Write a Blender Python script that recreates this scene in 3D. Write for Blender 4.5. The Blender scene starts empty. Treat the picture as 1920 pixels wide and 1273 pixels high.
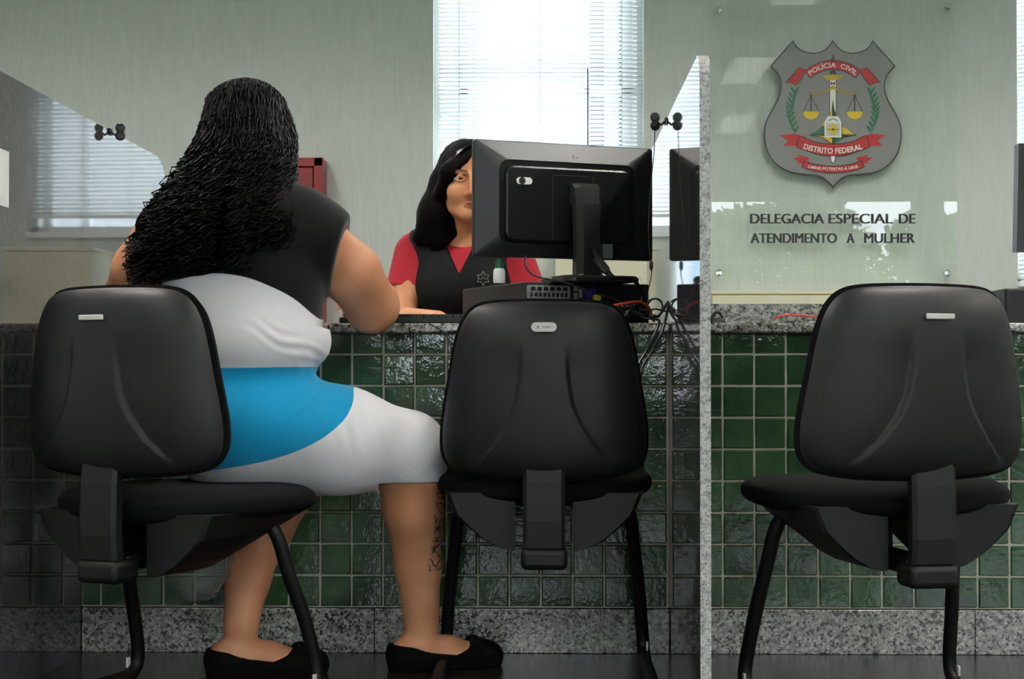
import bpy, math, random
import numpy as np
from mathutils import Vector, Matrix
random.seed(7); rng = np.random.default_rng(7)
scene = bpy.context.scene
# ------------------------------------------------------------------ camera
F = 3172.0; CAMZ = 0.672; VX, VY = 1026.0, 690.0
YAW = math.atan((VX-960)/F); PIT = math.atan((VY-636.5)/F)
cam_d = bpy.data.cameras.new('camera'); cam = bpy.data.objects.new('camera', cam_d)
scene.collection.objects.link(cam); scene.camera = cam
cam_d.sensor_width = 36; cam_d.lens = F/1920*36; cam_d.clip_start = .05; cam_d.clip_end = 200
cam.location = (0, 0, CAMZ)
cam.rotation_euler = (math.pi/2 + PIT, 0, YAW)
CR = cam.rotation_euler.to_matrix()
def P(px, py, Y):
    """world point at depth Y seen where the photograph shows it"""
    d = CR @ Vector(((px-960)/F, -(py-636.5)/F, -1)); t = Y/d.y
    return Vector((d.x*t, Y, CAMZ+d.z*t))
# ------------------------------------------------------------------ world, light, exposure
w = bpy.data.worlds.new('world'); scene.world = w; w.use_nodes = True
wn = w.node_tree.nodes; wl = w.node_tree.links
bg = wn['Background']; bg.inputs['Color'].default_value = (0.86, 0.93, 1.0, 1); bg.inputs['Strength'].default_value = 8.5
scene.view_settings.view_transform = 'Standard'; scene.view_settings.look = 'None'
scene.view_settings.gamma = 1; scene.view_settings.use_curve_mapping = False
scene.view_settings.exposure = 0.66
LAMP = 200.0          # emission added as fill to ceiling lamps taken to be off
sun_d = bpy.data.lights.new('sun', 'SUN'); sun = bpy.data.objects.new('sun', sun_d); scene.collection.objects.link(sun)
sun_d.energy = 3.0; sun_d.angle = .01; sun_d.color = (1, .95, .86); sun.rotation_euler = (math.radians(-34), math.radians(14), 0)
BACKY = -5.0; WALLY = 8.76; CEIL = 3.2; XL, XR = -3.6, 6.4
BWZ0, BWZ1 = 0.95, 2.93
BACKWIN = [(-3.2, -1.05), (-.85, 1.3), (1.5, 4.87), (5.2, 6.2)]
for (a, b) in BACKWIN:
    ld = bpy.data.lights.new('portal', 'AREA'); lo = bpy.data.objects.new('portal', ld); scene.collection.objects.link(lo)
    ld.shape = 'RECTANGLE'; ld.size = b-a; ld.size_y = BWZ1-BWZ0; ld.cycles.is_portal = True
    lo.location = ((a+b)/2, BACKY-.1, (BWZ0+BWZ1)/2); lo.rotation_euler = (math.pi/2, 0, math.pi)
# ------------------------------------------------------------------ helpers
C = scene.collection
def setp(o, label=None, cat=None, group=None, kind=None):
    if label: o['label'] = label
    if cat: o['category'] = cat
    if group: o['group'] = group
    if kind: o['kind'] = kind
    return o
def empty(name, loc, rz=0, **k):
    o = bpy.data.objects.new(name, None); C.objects.link(o); o.location = loc; o.rotation_euler = (0, 0, rz)
    o.empty_display_size = .1
    return setp(o, **k)
class MB:
    def __init__(s): s.v = []; s.f = []; s.m = []; s.sm = []
    def add(s, v, f, mi=0, sm=False):
        n = len(s.v); s.v += [tuple(p) for p in v]; s.f += [tuple(i+n for i in q) for q in f]
        s.m += [mi]*len(f); s.sm += sm if isinstance(sm, list) else [sm]*len(f); return s
    def box(s, c, d, R=None, mi=0, bev=0):
        x, y, z = [q/2 for q in d]; c = Vector(c)
        if bev <= 0:
            v = [Vector((i*x, j*y, k*z)) for k in (-1, 1) for j in (-1, 1) for i in (-1, 1)]
            f = [(0, 2, 3, 1), (4, 5, 7, 6), (0, 1, 5, 4), (2, 6, 7, 3), (0, 4, 6, 2), (1, 3, 7, 5)]
            sm = False
        else:
            import bmesh
            bm = bmesh.new(); bmesh.ops.create_cube(bm, size=1)
            for q in bm.verts: q.co = Vector((q.co.x*x*2, q.co.y*y*2, q.co.z*z*2))
            bmesh.ops.bevel(bm, geom=bm.edges[:], offset=min(bev, x*.95, y*.95, z*.95), segments=3, affect='EDGES', profile=.5)
            bm.verts.index_update(); bm.normal_update(); v = [q.co.copy() for q in bm.verts]; f = [[q.index for q in p.verts] for p in bm.faces]; sm = [max(abs(p.normal.x), abs(p.normal.y), abs(p.normal.z)) < .999 for p in bm.faces]; bm.free()
        if R is not None: v = [R @ q for q in v]
        return s.add([q+c for q in v], f, mi, sm)
    def b2(s, a, b, mi=0, bev=0):
        return s.box([(p+q)/2 for p, q in zip(a, b)], [abs(q-p) for p, q in zip(a, b)], None, mi, bev)
    def tube(s, pts, r, n=10, mi=0, cap=True):
        pts = [Vector(p) for p in pts]; m = len(pts)
        rs = r if hasattr(r, '__len__') else [r]*m
        t0 = (pts[1]-pts[0]).normalized(); up = Vector((0, 0, 1)) if abs(t0.z) < .9 else Vector((1, 0, 0))
        nrm = (up - t0*up.dot(t0)).normalized(); v = []; f = []
        for i in range(m):
            t = (pts[min(i+1, m-1)]-pts[max(i-1, 0)]).normalized()
            nrm = (nrm - t*nrm.dot(t)).normalized(); bn = t.cross(nrm)
            for k in range(n):
                a = 2*math.pi*k/n; v.append(pts[i]+(nrm*math.cos(a)+bn*math.sin(a))*rs[i])
        for i in range(m-1):
            for k in range(n): f.append((i*n+k, i*n+(k+1) % n, (i+1)*n+(k+1) % n, (i+1)*n+k))
        if cap: f.append(tuple(reversed(range(n)))); f.append(tuple(range((m-1)*n, m*n)))
        return s.add(v, f, mi, True)
    def lathe(s, prof, c, n=24, mi=0, R=None):
        v = []; f = []; c = Vector(c)
        for (r, z) in prof:
            for k in range(n):
                a = 2*math.pi*k/n; p = Vector((r*math.cos(a), r*math.sin(a), z)); v.append((R @ p if R is not None else p)+c)
        for i in range(len(prof)-1):
            for k in range(n): f.append((i*n+k, i*n+(k+1) % n, (i+1)*n+(k+1) % n, (i+1)*n+k))
        f.append(tuple(reversed(range(n)))); f.append(tuple(range((len(prof)-1)*n, len(prof)*n)))
        return s.add(v, f, mi, True)
    def prism(s, poly, fn, d, mi=0):
        """poly 2-D; fn(a,b,depth)->world; thickness d"""
        n = len(poly); v = [fn(a, b, 0) for a, b in poly]+[fn(a, b, d) for a, b in poly]
        f = [tuple(range(n)), tuple(reversed(range(n, 2*n)))]+[(i, i+n, (i+1) % n+n, (i+1) % n) for i in range(n)]
        return s.add(v, f, mi, False)
    def build(s, name, mats, parent=None, loc=None, **k):
        me = bpy.data.meshes.new(name); me.from_pydata([tuple(p) for p in s.v], [], s.f)
        for m in (mats if isinstance(mats, (list, tuple)) else [mats]): me.materials.append(m)
        me.polygons.foreach_set('material_index', s.m); me.polygons.foreach_set('use_smooth', s.sm); me.update()
        import bmesh
        if len(s.f) < 60000:
            bm = bmesh.new(); bm.from_mesh(me); bmesh.ops.recalc_face_normals(bm, faces=bm.faces[:]); bm.to_mesh(me); bm.free()
        if any(s.sm) and hasattr(me, 'set_sharp_from_angle'): me.set_sharp_from_angle(angle=math.radians(38)); me.polygons.foreach_set('use_smooth', s.sm)
        o = bpy.data.objects.new(name, me); C.objects.link(o)
        if parent is not None: o.parent = parent
        if loc is not None: o.location = loc
        return setp(o, **k)
def smooth_path(pts, n=8):
    pts = [Vector(p) for p in pts]; out = []
    for i in range(len(pts)-1):
        p0 = pts[max(i-1, 0)]; p1 = pts[i]; p2 = pts[i+1]; p3 = pts[min(i+2, len(pts)-1)]
        for k in range(n):
            t = k/n
            out.append(.5*((2*p1)+(p2-p0)*t+(2*p0-5*p1+4*p2-p3)*t*t+(3*p1-p0-3*p2+p3)*t**3))
    return out+[pts[-1]]
def struct(o): o['kind'] = 'structure'; return o
# ------------------------------------------------------------------ materials
def srgb(r, g, b):
    f = lambda c: (c/255/12.92) if c/255 <= .04045 else ((c/255+.055)/1.055)**2.4
    return (f(r), f(g), f(b), 1)
def mat(name, col, rough=.5, metal=0, spec=.5, coat=0, emit=None, es=0):
    m = bpy.data.materials.new(name); m.use_nodes = True; b = m.node_tree.nodes['Principled BSDF']
    b.inputs['Base Color'].default_value = col if len(col) == 4 else (*col, 1)
    b.inputs['Roughness'].default_value = rough; b.inputs['Metallic'].default_value = metal
    b.inputs['Specular IOR Level'].default_value = spec; b.inputs['Coat Weight'].default_value = coat
    if emit: b.inputs['Emission Color'].default_value = emit; b.inputs['Emission Strength'].default_value = es
    return m
def N(m, t, **k):
    n = m.node_tree.nodes.new(t)
    for a, b in k.items():
        if a in n.inputs.keys(): n.inputs[a].default_value = b
        else: setattr(n, a, b)
    return n
def L(m, a, b): m.node_tree.links.new(a, b)
def coords(m, scale=(1, 1, 1)):
    tc = N(m, 'ShaderNodeTexCoord'); mp = N(m, 'ShaderNodeMapping'); mp.inputs['Scale'].default_value = scale
    L(m, tc.outputs['Object'], mp.inputs['Vector']); return mp.outputs['Vector']
def ramp(m, fac, stops):
    r = N(m, 'ShaderNodeValToRGB'); e = r.color_ramp.elements
    while len(e) < len(stops): e.new(.5)
    for i, (p, c) in enumerate(stops): e[i].position = p; e[i].color = c
    L(m, fac, r.inputs['Fac']); return r.outputs['Color']
def bump(m, h, strength, dist, sock='Normal'):
    b = N(m, 'ShaderNodeBump'); b.inputs['Strength'].default_value = strength; b.inputs['Distance'].default_value = dist
    L(m, h, b.inputs['Height']); L(m, b.outputs['Normal'], m.node_tree.nodes['Principled BSDF'].inputs[sock]); return b
def noise_mat(name, c1, c2, scale, rough=.5, vec=(1, 1, 1), bs=0, bd=.002, lo=.35, hi=.65, detail=4, **k):
    m = mat(name, c1, rough, **k); v = coords(m, vec)
    n = N(m, 'ShaderNodeTexNoise'); n.inputs['Scale'].default_value = scale; n.inputs['Detail'].default_value = detail
    L(m, v, n.inputs['Vector']); c = ramp(m, n.outputs['Fac'], [(lo, c1), (hi, c2)])
    L(m, c, m.node_tree.nodes['Principled BSDF'].inputs['Base Color'])
    if bs: bump(m, n.outputs['Fac'], bs, bd)
    return m
def granite(name, base, light, dark, rough=.12, sc=1.0, spec=.5):
    m = mat(name, base, rough, spec=spec); v = coords(m)
    v1 = N(m, 'ShaderNodeTexVoronoi'); v1.inputs['Scale'].default_value = 190*sc; L(m, v, v1.inputs['Vector'])
    sep = N(m, 'ShaderNodeSeparateColor'); L(m, v1.outputs['Color'], sep.inputs['Color'])
    c = ramp(m, sep.outputs['Red'], [(0, dark), (.16, dark), (.22, base), (.62, base), (.85, light), (1, light)])
    n = N(m, 'ShaderNodeTexNoise'); n.inputs['Scale'].default_value = 45*sc; n.inputs['Detail'].default_value = 5; L(m, v, n.inputs['Vector'])
    c2 = ramp(m, n.outputs['Fac'], [(.36, dark), (.5, (1, 1, 1, 1))])
    mx = N(m, 'ShaderNodeMix', data_type='RGBA', blend_type='MULTIPLY'); mx.inputs['Factor'].default_value = .55
    L(m, c, mx.inputs[6]); L(m, c2, mx.inputs[7]); L(m, mx.outputs[2], m.node_tree.nodes['Principled BSDF'].inputs['Base Color'])
    return m
M = {}
M['wall'] = noise_mat('wall_paint', srgb(200, 205, 200), srgb(206, 211, 207), 60, .75, vec=(1, 1, .12), bs=.35, bd=.004)
M['ceil'] = noise_mat('ceiling_paint', srgb(225, 226, 220), srgb(232, 232, 226), 8, .8)
M['cream'] = noise_mat('cream_laminate', srgb(214, 210, 182), srgb(220, 216, 190), 6, .5)
M['granite'] = granite('grey_granite', srgb(128, 126, 122), srgb(168, 165, 160), srgb(58, 57, 56), .16)
M['granite_top'] = granite('worktop_granite', srgb(120, 118, 112), srgb(165, 160, 150), srgb(50, 48, 46), .1)
M['granite_part'] = granite('polished_partition_granite', srgb(66, 65, 67), srgb(86, 85, 88), srgb(42, 41, 43), .035, 1.3, spec=.8)
M['granite_edge'] = granite('sawn_granite_edge', srgb(172, 170, 169), srgb(190, 188, 187), srgb(132, 129, 128), .45, 1.8)
M['floor'] = granite('dark_polished_floor', srgb(40, 39, 36), srgb(58, 56, 52), srgb(26, 25, 24), .24, .5, spec=.16)
def tile_material():
    m = mat('green_glazed_tile', srgb(38, 66, 46), .09, spec=.6); v = coords(m)
    n = N(m, 'ShaderNodeTexNoise'); n.inputs['Scale'].default_value = 9; n.inputs['Detail'].default_value = 2; L(m, v, n.inputs['Vector'])
    c = ramp(m, n.outputs['Fac'], [(.35, srgb(32, 54, 37)), (.65, srgb(50, 78, 50))])
    L(m, c, m.node_tree.nodes['Principled BSDF'].inputs['Base Color'])
    n2 = N(m, 'ShaderNodeTexNoise'); n2.inputs['Scale'].default_value = 75; n2.inputs['Detail'].default_value = 2; L(m, v, n2.inputs['Vector'])
    bump(m, n2.outputs['Fac'], .5, .0016); return m
M['tile'] = tile_material()
M['grout'] = noise_mat('grout', srgb(160, 157, 144), srgb(176, 172, 158), 40, .85)
def plastic(name, c, rough, bs=.25):
    m = mat(name, c, rough, spec=.3); v = coords(m); n = N(m, 'ShaderNodeTexNoise'); n.inputs['Scale'].default_value = 900; L(m, v, n.inputs['Vector'])
    bump(m, n.outputs['Fac'], bs, .0004); return m
M['shell'] = plastic('charcoal_textured_plastic', srgb(20, 20, 21), .48)
M['shell2'] = plastic('charcoal_bracket_plastic', srgb(14, 14, 15), .5)
M['cushion'] = noise_mat('black_fabric', srgb(9, 9, 10), srgb(14, 14, 15), 300, .95, spec=.1)
M['blackmetal'] = mat('black_enamelled_steel', srgb(9, 9, 10), .5, spec=.3)
M['silver'] = noise_mat('silver_badge', srgb(205, 200, 196), srgb(185, 180, 176), 400, .4)
M['badge_mark'] = mat('badge_print', srgb(130, 128, 126), .5)
M['steel'] = noise_mat('galvanised_steel', srgb(150, 152, 150), srgb(190, 192, 190), 200, .35, metal=.7)
M['chrome'] = mat('chrome', srgb(210, 212, 214), .15, metal=1)
M['mon'] = plastic('black_monitor_plastic', srgb(33, 33, 35), .34, .12)
M['mon2'] = plastic('black_monitor_recess', srgb(17, 17, 19), .3, .1)
M['screen'] = mat('screen_glass', srgb(20, 24, 30), .1)
M['pc'] = plastic('black_case_steel', srgb(22, 22, 23), .45)
M['cable'] = mat('black_cable', srgb(9, 9, 10), .4)
M['red_cable'] = mat('orange_red_cable', srgb(190, 50, 30), .4)
M['blue'] = mat('blue_connector', srgb(30, 40, 130), .4)
M['yellow'] = mat('yellow_plug', srgb(200, 180, 60), .4)
M['white'] = noise_mat('white_plastic', srgb(228, 228, 224), srgb(236, 236, 232), 10, .45)
M['paper'] = noise_mat('paper', srgb(225, 226, 226), srgb(214, 215, 216), 12, .8)
M['whiteframe'] = noise_mat('white_lacquer', srgb(232, 235, 236), srgb(240, 242, 243), 5, .4)
M['grey_label'] = mat('grey_label', srgb(120, 120, 122), .5)
M['green_cap'] = mat('green_cap', srgb(22, 90, 58), .35)
M['red_cab'] = noise_mat('red_enamel', srgb(128, 32, 32), srgb(140, 38, 37), 8, .4)
M['red_cab_d'] = noise_mat('red_enamel_panel', srgb(120, 30, 31), srgb(130, 36, 36), 8, .45)
M['dark'] = mat('dark_gap', srgb(20, 10, 10), .7)
M['leaf'] = noise_mat('foliage', srgb(56, 92, 40), srgb(112, 142, 74), 3, .7)
M['bark'] = noise_mat('bark', srgb(80, 66, 52), srgb(110, 92, 74), 12, .9)
M['lawn'] = noise_mat('lawn', srgb(90, 120, 62), srgb(120, 140, 80), 2, .9)
def archglass(name, tint, rough=.0, ior=1.5, thin=.0):
    m = bpy.data.materials.new(name); m.use_nodes = True; nt = m.node_tree; nt.nodes.remove(nt.nodes['Principled BSDF'])
    out = nt.nodes['Material Output']; tr = N(m, 'ShaderNodeBsdfTransparent', Color=tint); gl = N(m, 'ShaderNodeBsdfGlossy', Roughness=rough)
    fr = N(m, 'ShaderNodeFresnel', IOR=ior); mx = N(m, 'ShaderNodeMixShader')
    ge = N(m, 'ShaderNodeNewGeometry'); sb = N(m, 'ShaderNodeMath', operation='SUBTRACT'); sb.inputs[0].default_value = 1; L(m, ge.outputs['Backfacing'], sb.inputs[1])
    mu = N(m, 'ShaderNodeMath', operation='MULTIPLY'); L(m, fr.outputs[0], mu.inputs[0]); L(m, sb.outputs[0], mu.inputs[1])
    L(m, mu.outputs[0], mx.inputs[0]); L(m, tr.outputs[0], mx.inputs[1]); L(m, gl.outputs[0], mx.inputs[2]); L(m, mx.outputs[0], out.inputs[0]); return m
M['signglass'] = archglass('sign_glass', (.985, .997, .99, 1), ior=1.6)
M['pane'] = archglass('window_glass', (.95, .98, .97, 1))
M['bag'] = archglass('clear_plastic_film', (.80, .80, .78, 1), .15, 1.45)
def _bag():
    m = M['bag']; nt = m.node_tree; out = nt.nodes['Material Output']; src = out.inputs[0].links[0].from_socket
    d = N(m, 'ShaderNodeBsdfDiffuse', Color=srgb(200, 200, 196)); mx = N(m, 'ShaderNodeMixShader'); mx.inputs[0].default_value = .13
    L(m, src, mx.inputs[1]); L(m, d.outputs[0], mx.inputs[2]); L(m, mx.outputs[0], out.inputs[0])
_bag()
def blind_material():
    m = bpy.data.materials.new('blind_slat'); m.use_nodes = True; nt = m.node_tree; nt.nodes.remove(nt.nodes['Principled BSDF'])
    out = nt.nodes['Material Output']; d = N(m, 'ShaderNodeBsdfDiffuse', Color=srgb(226, 228, 228)); t = N(m, 'ShaderNodeBsdfTranslucent', Color=srgb(226, 228, 228))
    mx = N(m, 'ShaderNodeMixShader'); mx.inputs[0].default_value = .22
    L(m, d.outputs[0], mx.inputs[1]); L(m, t.outputs[0], mx.inputs[2]); L(m, mx.outputs[0], out.inputs[0]); return m
M['slat'] = blind_material()
M['lamp'] = mat('lamp_tube', (1, 1, 1, 1), .5, emit=(1, .97, .9, 1), es=LAMP)
M['lampcase'] = mat('lamp_reflector', srgb(190, 192, 194), .3)
# ------------------------------------------------------------------ room
s = MB(); s.b2((XL-.2, BACKY-.2, -.1), (XR+.2, WALLY+.2, 0)); struct(s.build('floor', M['floor']))
s = MB(); s.b2((XL-.2, BACKY-.2, CEIL), (XR+.2, WALLY+.2, CEIL+.1)); struct(s.build('ceiling', M['ceil']))
s = MB(); s.b2((XL-.15, BACKY-.15, 0), (XL, WALLY+.15, CEIL)); struct(s.build('wall_left', M['wall']))
s = MB(); s.b2((XR, BACKY-.15, 0), (XR+.15, WALLY+.15, CEIL)); struct(s.build('wall_right', M['wall']))
def wall_with_holes(name, y0, y1, holes):
    xs = sorted({XL, XR, *[h[0] for h in holes], *[h[1] for h in holes]}); zs = sorted({0, CEIL, *[h[2] for h in holes], *[h[3] for h in holes]})
    m = MB()
    for i in range(len(xs)-1):
        for j in range(len(zs)-1):
            cx = (xs[i]+xs[i+1])/2; cz = (zs[j]+zs[j+1])/2
            if not any(h[0] < cx < h[1] and h[2] < cz < h[3] for h in holes): m.b2((xs[i], y0, zs[j]), (xs[i+1], y1, zs[j+1]))
    return struct(m.build(name, M['wall']))
def wx(px): return P(px, 400, WALLY).x
def wz(py): return P(1026, py, WALLY).z
W1 = (wx(812), wx(1208), wz(434), 2.85)          # window behind the officer
W2 = (wx(1908), wx(2330), wz(528), 2.85)         # window at the right edge
W3 = (wx(860), wx(1004), .88, wz(470))           # low pane under the first window
wall_with_holes('wall_front', WALLY, WALLY+.15, [W1, W2, W3])
wall_with_holes('wall_back', BACKY-.15, BACKY, [(a, b, BWZ0, BWZ1) for a, b in BACKWIN])
def window(name, r, rails=(), mull=(), fw=.035):
    x0, x1, z0, z1 = r; root = empty(name, ((x0+x1)/2, WALLY+.1, z0)); struct(root)
    m = MB(); o = Vector(root.location)
    def B(a, b, bev=0): m.b2(Vector(a)-o, Vector(b)-o, 0, bev)
    y0, y1 = WALLY+.07, WALLY+.13
    B((x0, y0, z0), (x0+fw, y1, z1)); B((x1-fw, y0, z0), (x1, y1, z1)); B((x0, y0, z0), (x1, y1, z0+fw)); B((x0, y0, z1-fw), (x1, y1, z1))
    for z in rails: B((x0+fw, y0+.005, z-.018), (x1-fw, y1-.005, z+.018))
    for a, wd in mull: B((a-wd, y0+.005, z0+fw), (a+wd, y1-.005, z1-fw))
    m.build('window_frame', M['whiteframe'], root)
    g = MB(); g.b2(Vector((x0, WALLY+.098, z0))-o, Vector((x1, WALLY+.102, z1))-o); g.build('window_pane', M['pane'], root)
    sl = MB(); sl.b2(Vector((x0-.0, WALLY-.02, z0-.03))-o, Vector((x1+.0, WALLY+.07, z0))-o, 0, .004); sl.build('window_sill', M['whiteframe'], root)
    return root
window('window_1', W1, [wz(167)], [(wx(869), .02), (wx(1102), .012), (wx(1178), .028)])
window('window_2', W2, [wz(167)], [(wx(2120), .02)])
window('window_3', W3, [], [])
for i, (a, b) in enumerate(BACKWIN):
    root = struct(empty('window_%d' % (i+4), ((a+b)/2, BACKY-.07, BWZ0))); o = Vector(root.location); m = MB()
    for q in ((a, a+.05), (b-.05, b)): m.b2(Vector((q[0], BACKY-.1, BWZ0))-o, Vector((q[1], BACKY-.04, BWZ1))-o)
    for q in ((BWZ0, BWZ0+.05), (BWZ1-.05, BWZ1), (2.05, 2.1)): m.b2(Vector((a, BACKY-.1, q[0]))-o, Vector((b, BACKY-.04, q[1]))-o)
    nm = max(1, int((b-a)/1.0))
    for k in range(1, nm): x = a+(b-a)*k/nm; m.b2(Vector((x-.02, BACKY-.1, BWZ0))-o, Vector((x+.02, BACKY-.04, BWZ1))-o)
    m.build('window_frame', M['whiteframe'], root)
# beam on the back wall
s = MB(); s.b2((XL, BACKY, BWZ1+.05), (XR, BACKY+.35, CEIL)); struct(s.build('trim_1', M['cream']))
# garden behind the camera, seen only mirrored in the glass sign
s = MB(); s.b2((-30, -45, -.3), (40, BACKY-.3, -.12)); struct(s.build('ground', M['lawn']))
def tree(x, y, h, r, seed, label):
    root = empty('garden_tree', (x, y, -.12), label=label, cat='tree', group='trees outside the back windows')
    rr = np.random.default_rng(seed)
    t = MB(); t.tube([(0, 0, 0), (.05, 0, h*.3), (0, .05, h*.62)], [.16, .12, .07], 8); t.build('trunk', M['bark'], root)
    n = 5200; u = rr.normal(size=(n, 3)); u /= np.linalg.norm(u, axis=1)[:, None]; rad = rr.uniform(.45, 1, n)**.5
    c = u*rad[:, None]*np.array([r, r, h*.36]); c += np.array([0, 0, h*.62]); c += .25*np.sin(c*3.1)[:, [1, 2, 0]]
    a = rr.normal(size=(n, 3))*.075; b = rr.normal(size=(n, 3))*.075
    v = np.stack([c-a, c+b, c+a, c-b], 1).reshape(-1, 3); f = [(4*i, 4*i+1, 4*i+2, 4*i+3) for i in range(n)]
    m = MB(); m.add(v, f); m.build('foliage', M['leaf'], root)
for i, (x, y, h, r) in enumerate([(1.4, -14, 4.3, 1.7), (5.2, -19, 4.6, 1.9), (8.2, -14, 4.0, 1.8), (-3.2, -14, 5.2, 2.0), (13.0, -21, 5.5, 2.4), (-8.5, -19, 6, 2.6)]):
    tree(x, y, h, r, i+3, 'leafy green garden tree seen through the back windows')
# facade added to block the bright sky behind the blinds
bd = empty('sky_blocking_facade', (1.5, 13.0, -.12), label='grey facade with bluish pilasters, added outside to dim the sky behind the blind of the tall window', cat='sky_blocking_facade')
M['facade'] = noise_mat('pale_render', srgb(132, 134, 137), srgb(138, 140, 143), 4, .9); M['pilaster'] = noise_mat('bluish_paint', srgb(84, 100, 118), srgb(90, 106, 124), 4, .9)
m = MB(); m.b2((-7, .3, 0), (8, 4, 7.0)); m.build('sky_blocking_wall', M['facade'], bd)
for px, wd in ((862, .20), (1100, .05), (1150, .14), (1190, .24), (1960, .25)):
    m = MB(); q = P(px, 500, 13.0).x-1.5; m.b2((q-wd/2, -.02, 0), (q+wd/2, .3, 6.9)); m.build('pilaster', M['pilaster'], bd)
# ceiling lamps
lab = 0
for (x, y) in [(-1.9, .3), (1.9, .3), (4.6, .3), (-1.9, 3.4), (1.65, 3.4), (4.6, 3.4), (-1.9, 6.6), (1.65, 6.6), (4.6, 6.6)]:
    lab += 1
    r = empty('ceiling_lamp', (x, y, CEIL), math.pi/2, label='white louvred fluorescent ceiling lamp', cat='lamp', group='louvred ceiling lamps')
    m = MB(); m.b2((-.62, -.17, -.085), (.62, -.15, 0)); m.b2((-.62, .15, -.07), (.62, .17, 0)); m.b2((-.64, -.17, -.07), (-.62, .17, 0)); m.b2((.62, -.17, -.07), (.64, .17, 0)); m.b2((-.62, -.15, -.012), (.62, .15, -.002))
    for k in range(9): m.b2((-.5+k*.125-.003, -.15, -.085), (-.5+k*.125+.003, .15, -.040))
    m.build('lamp_housing', M['lampcase'], r)
    for q in (-.08, .08):
        t = MB(); t.tube([(-.6, q, -.026), (.6, q, -.026)], .0125, 10); t.build('lamp_tube', M['lamp'], r)
# ------------------------------------------------------------------ venetian blinds
def blind(x0, x1, z0, z1, label, rail=True):
    root = empty('venetian_blind', ((x0+x1)/2, WALLY+.03, z0), label=label, cat='blind', group='white venetian blinds')
    m = MB(); w2 = (x1-x0)/2; z = .03; tilt = math.radians(36)
    while z < z1-z0-.04:
        d = .0125; c, sn = math.cos(tilt), math.sin(tilt)
        v = []
        for q in (-1, -.33, .33, 1):
            y = q*d*c; zz = -q*d*sn+.0016*(1-q*q)
            v += [(-w2, y, z+zz), (w2, y, z+zz)]
        m.add(v, [(0, 1, 3, 2), (2, 3, 5, 4), (4, 5, 7, 6)], 0, True); z += .0226
    m.build('slat_panel', M['slat'], root)
    b = MB(); b.box((0, 0, .012), (2*w2, .022, .018), bev=.003); b.build('bottom_rail', M['whiteframe'], root)
    b = MB(); b.box((0, 0, z1-z0-.02), (2*w2, .035, .04), bev=.003); b.build('head_rail', M['whiteframe'], root)
    b = MB()
    for q in (-.8, 0, .8): b.tube([(q*w2, -.014, .02), (q*w2, -.014, z1-z0-.03)], .0012, 5)
    b.build('ladder_cord', M['grey_label'], root)
    return root
bl = blind(wx(822), wx(1205), wz(408), 2.85, 'white venetian blind on the tall window behind the officer')
t = MB(); q = bl.location; a = P(1102, 140, WALLY-.0)-q; t.tube([a+Vector((0, -.01, .03)), a+Vector((0, -.012, -.38)), a+Vector((.002, -.012, -.95))], .004, 6); t.build('tilt_wand', M['grey_label'], bl)
blind(wx(1912), wx(2325), wz(526), 2.85, 'white venetian blind cut off by the right edge behind the second monitor')
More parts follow.
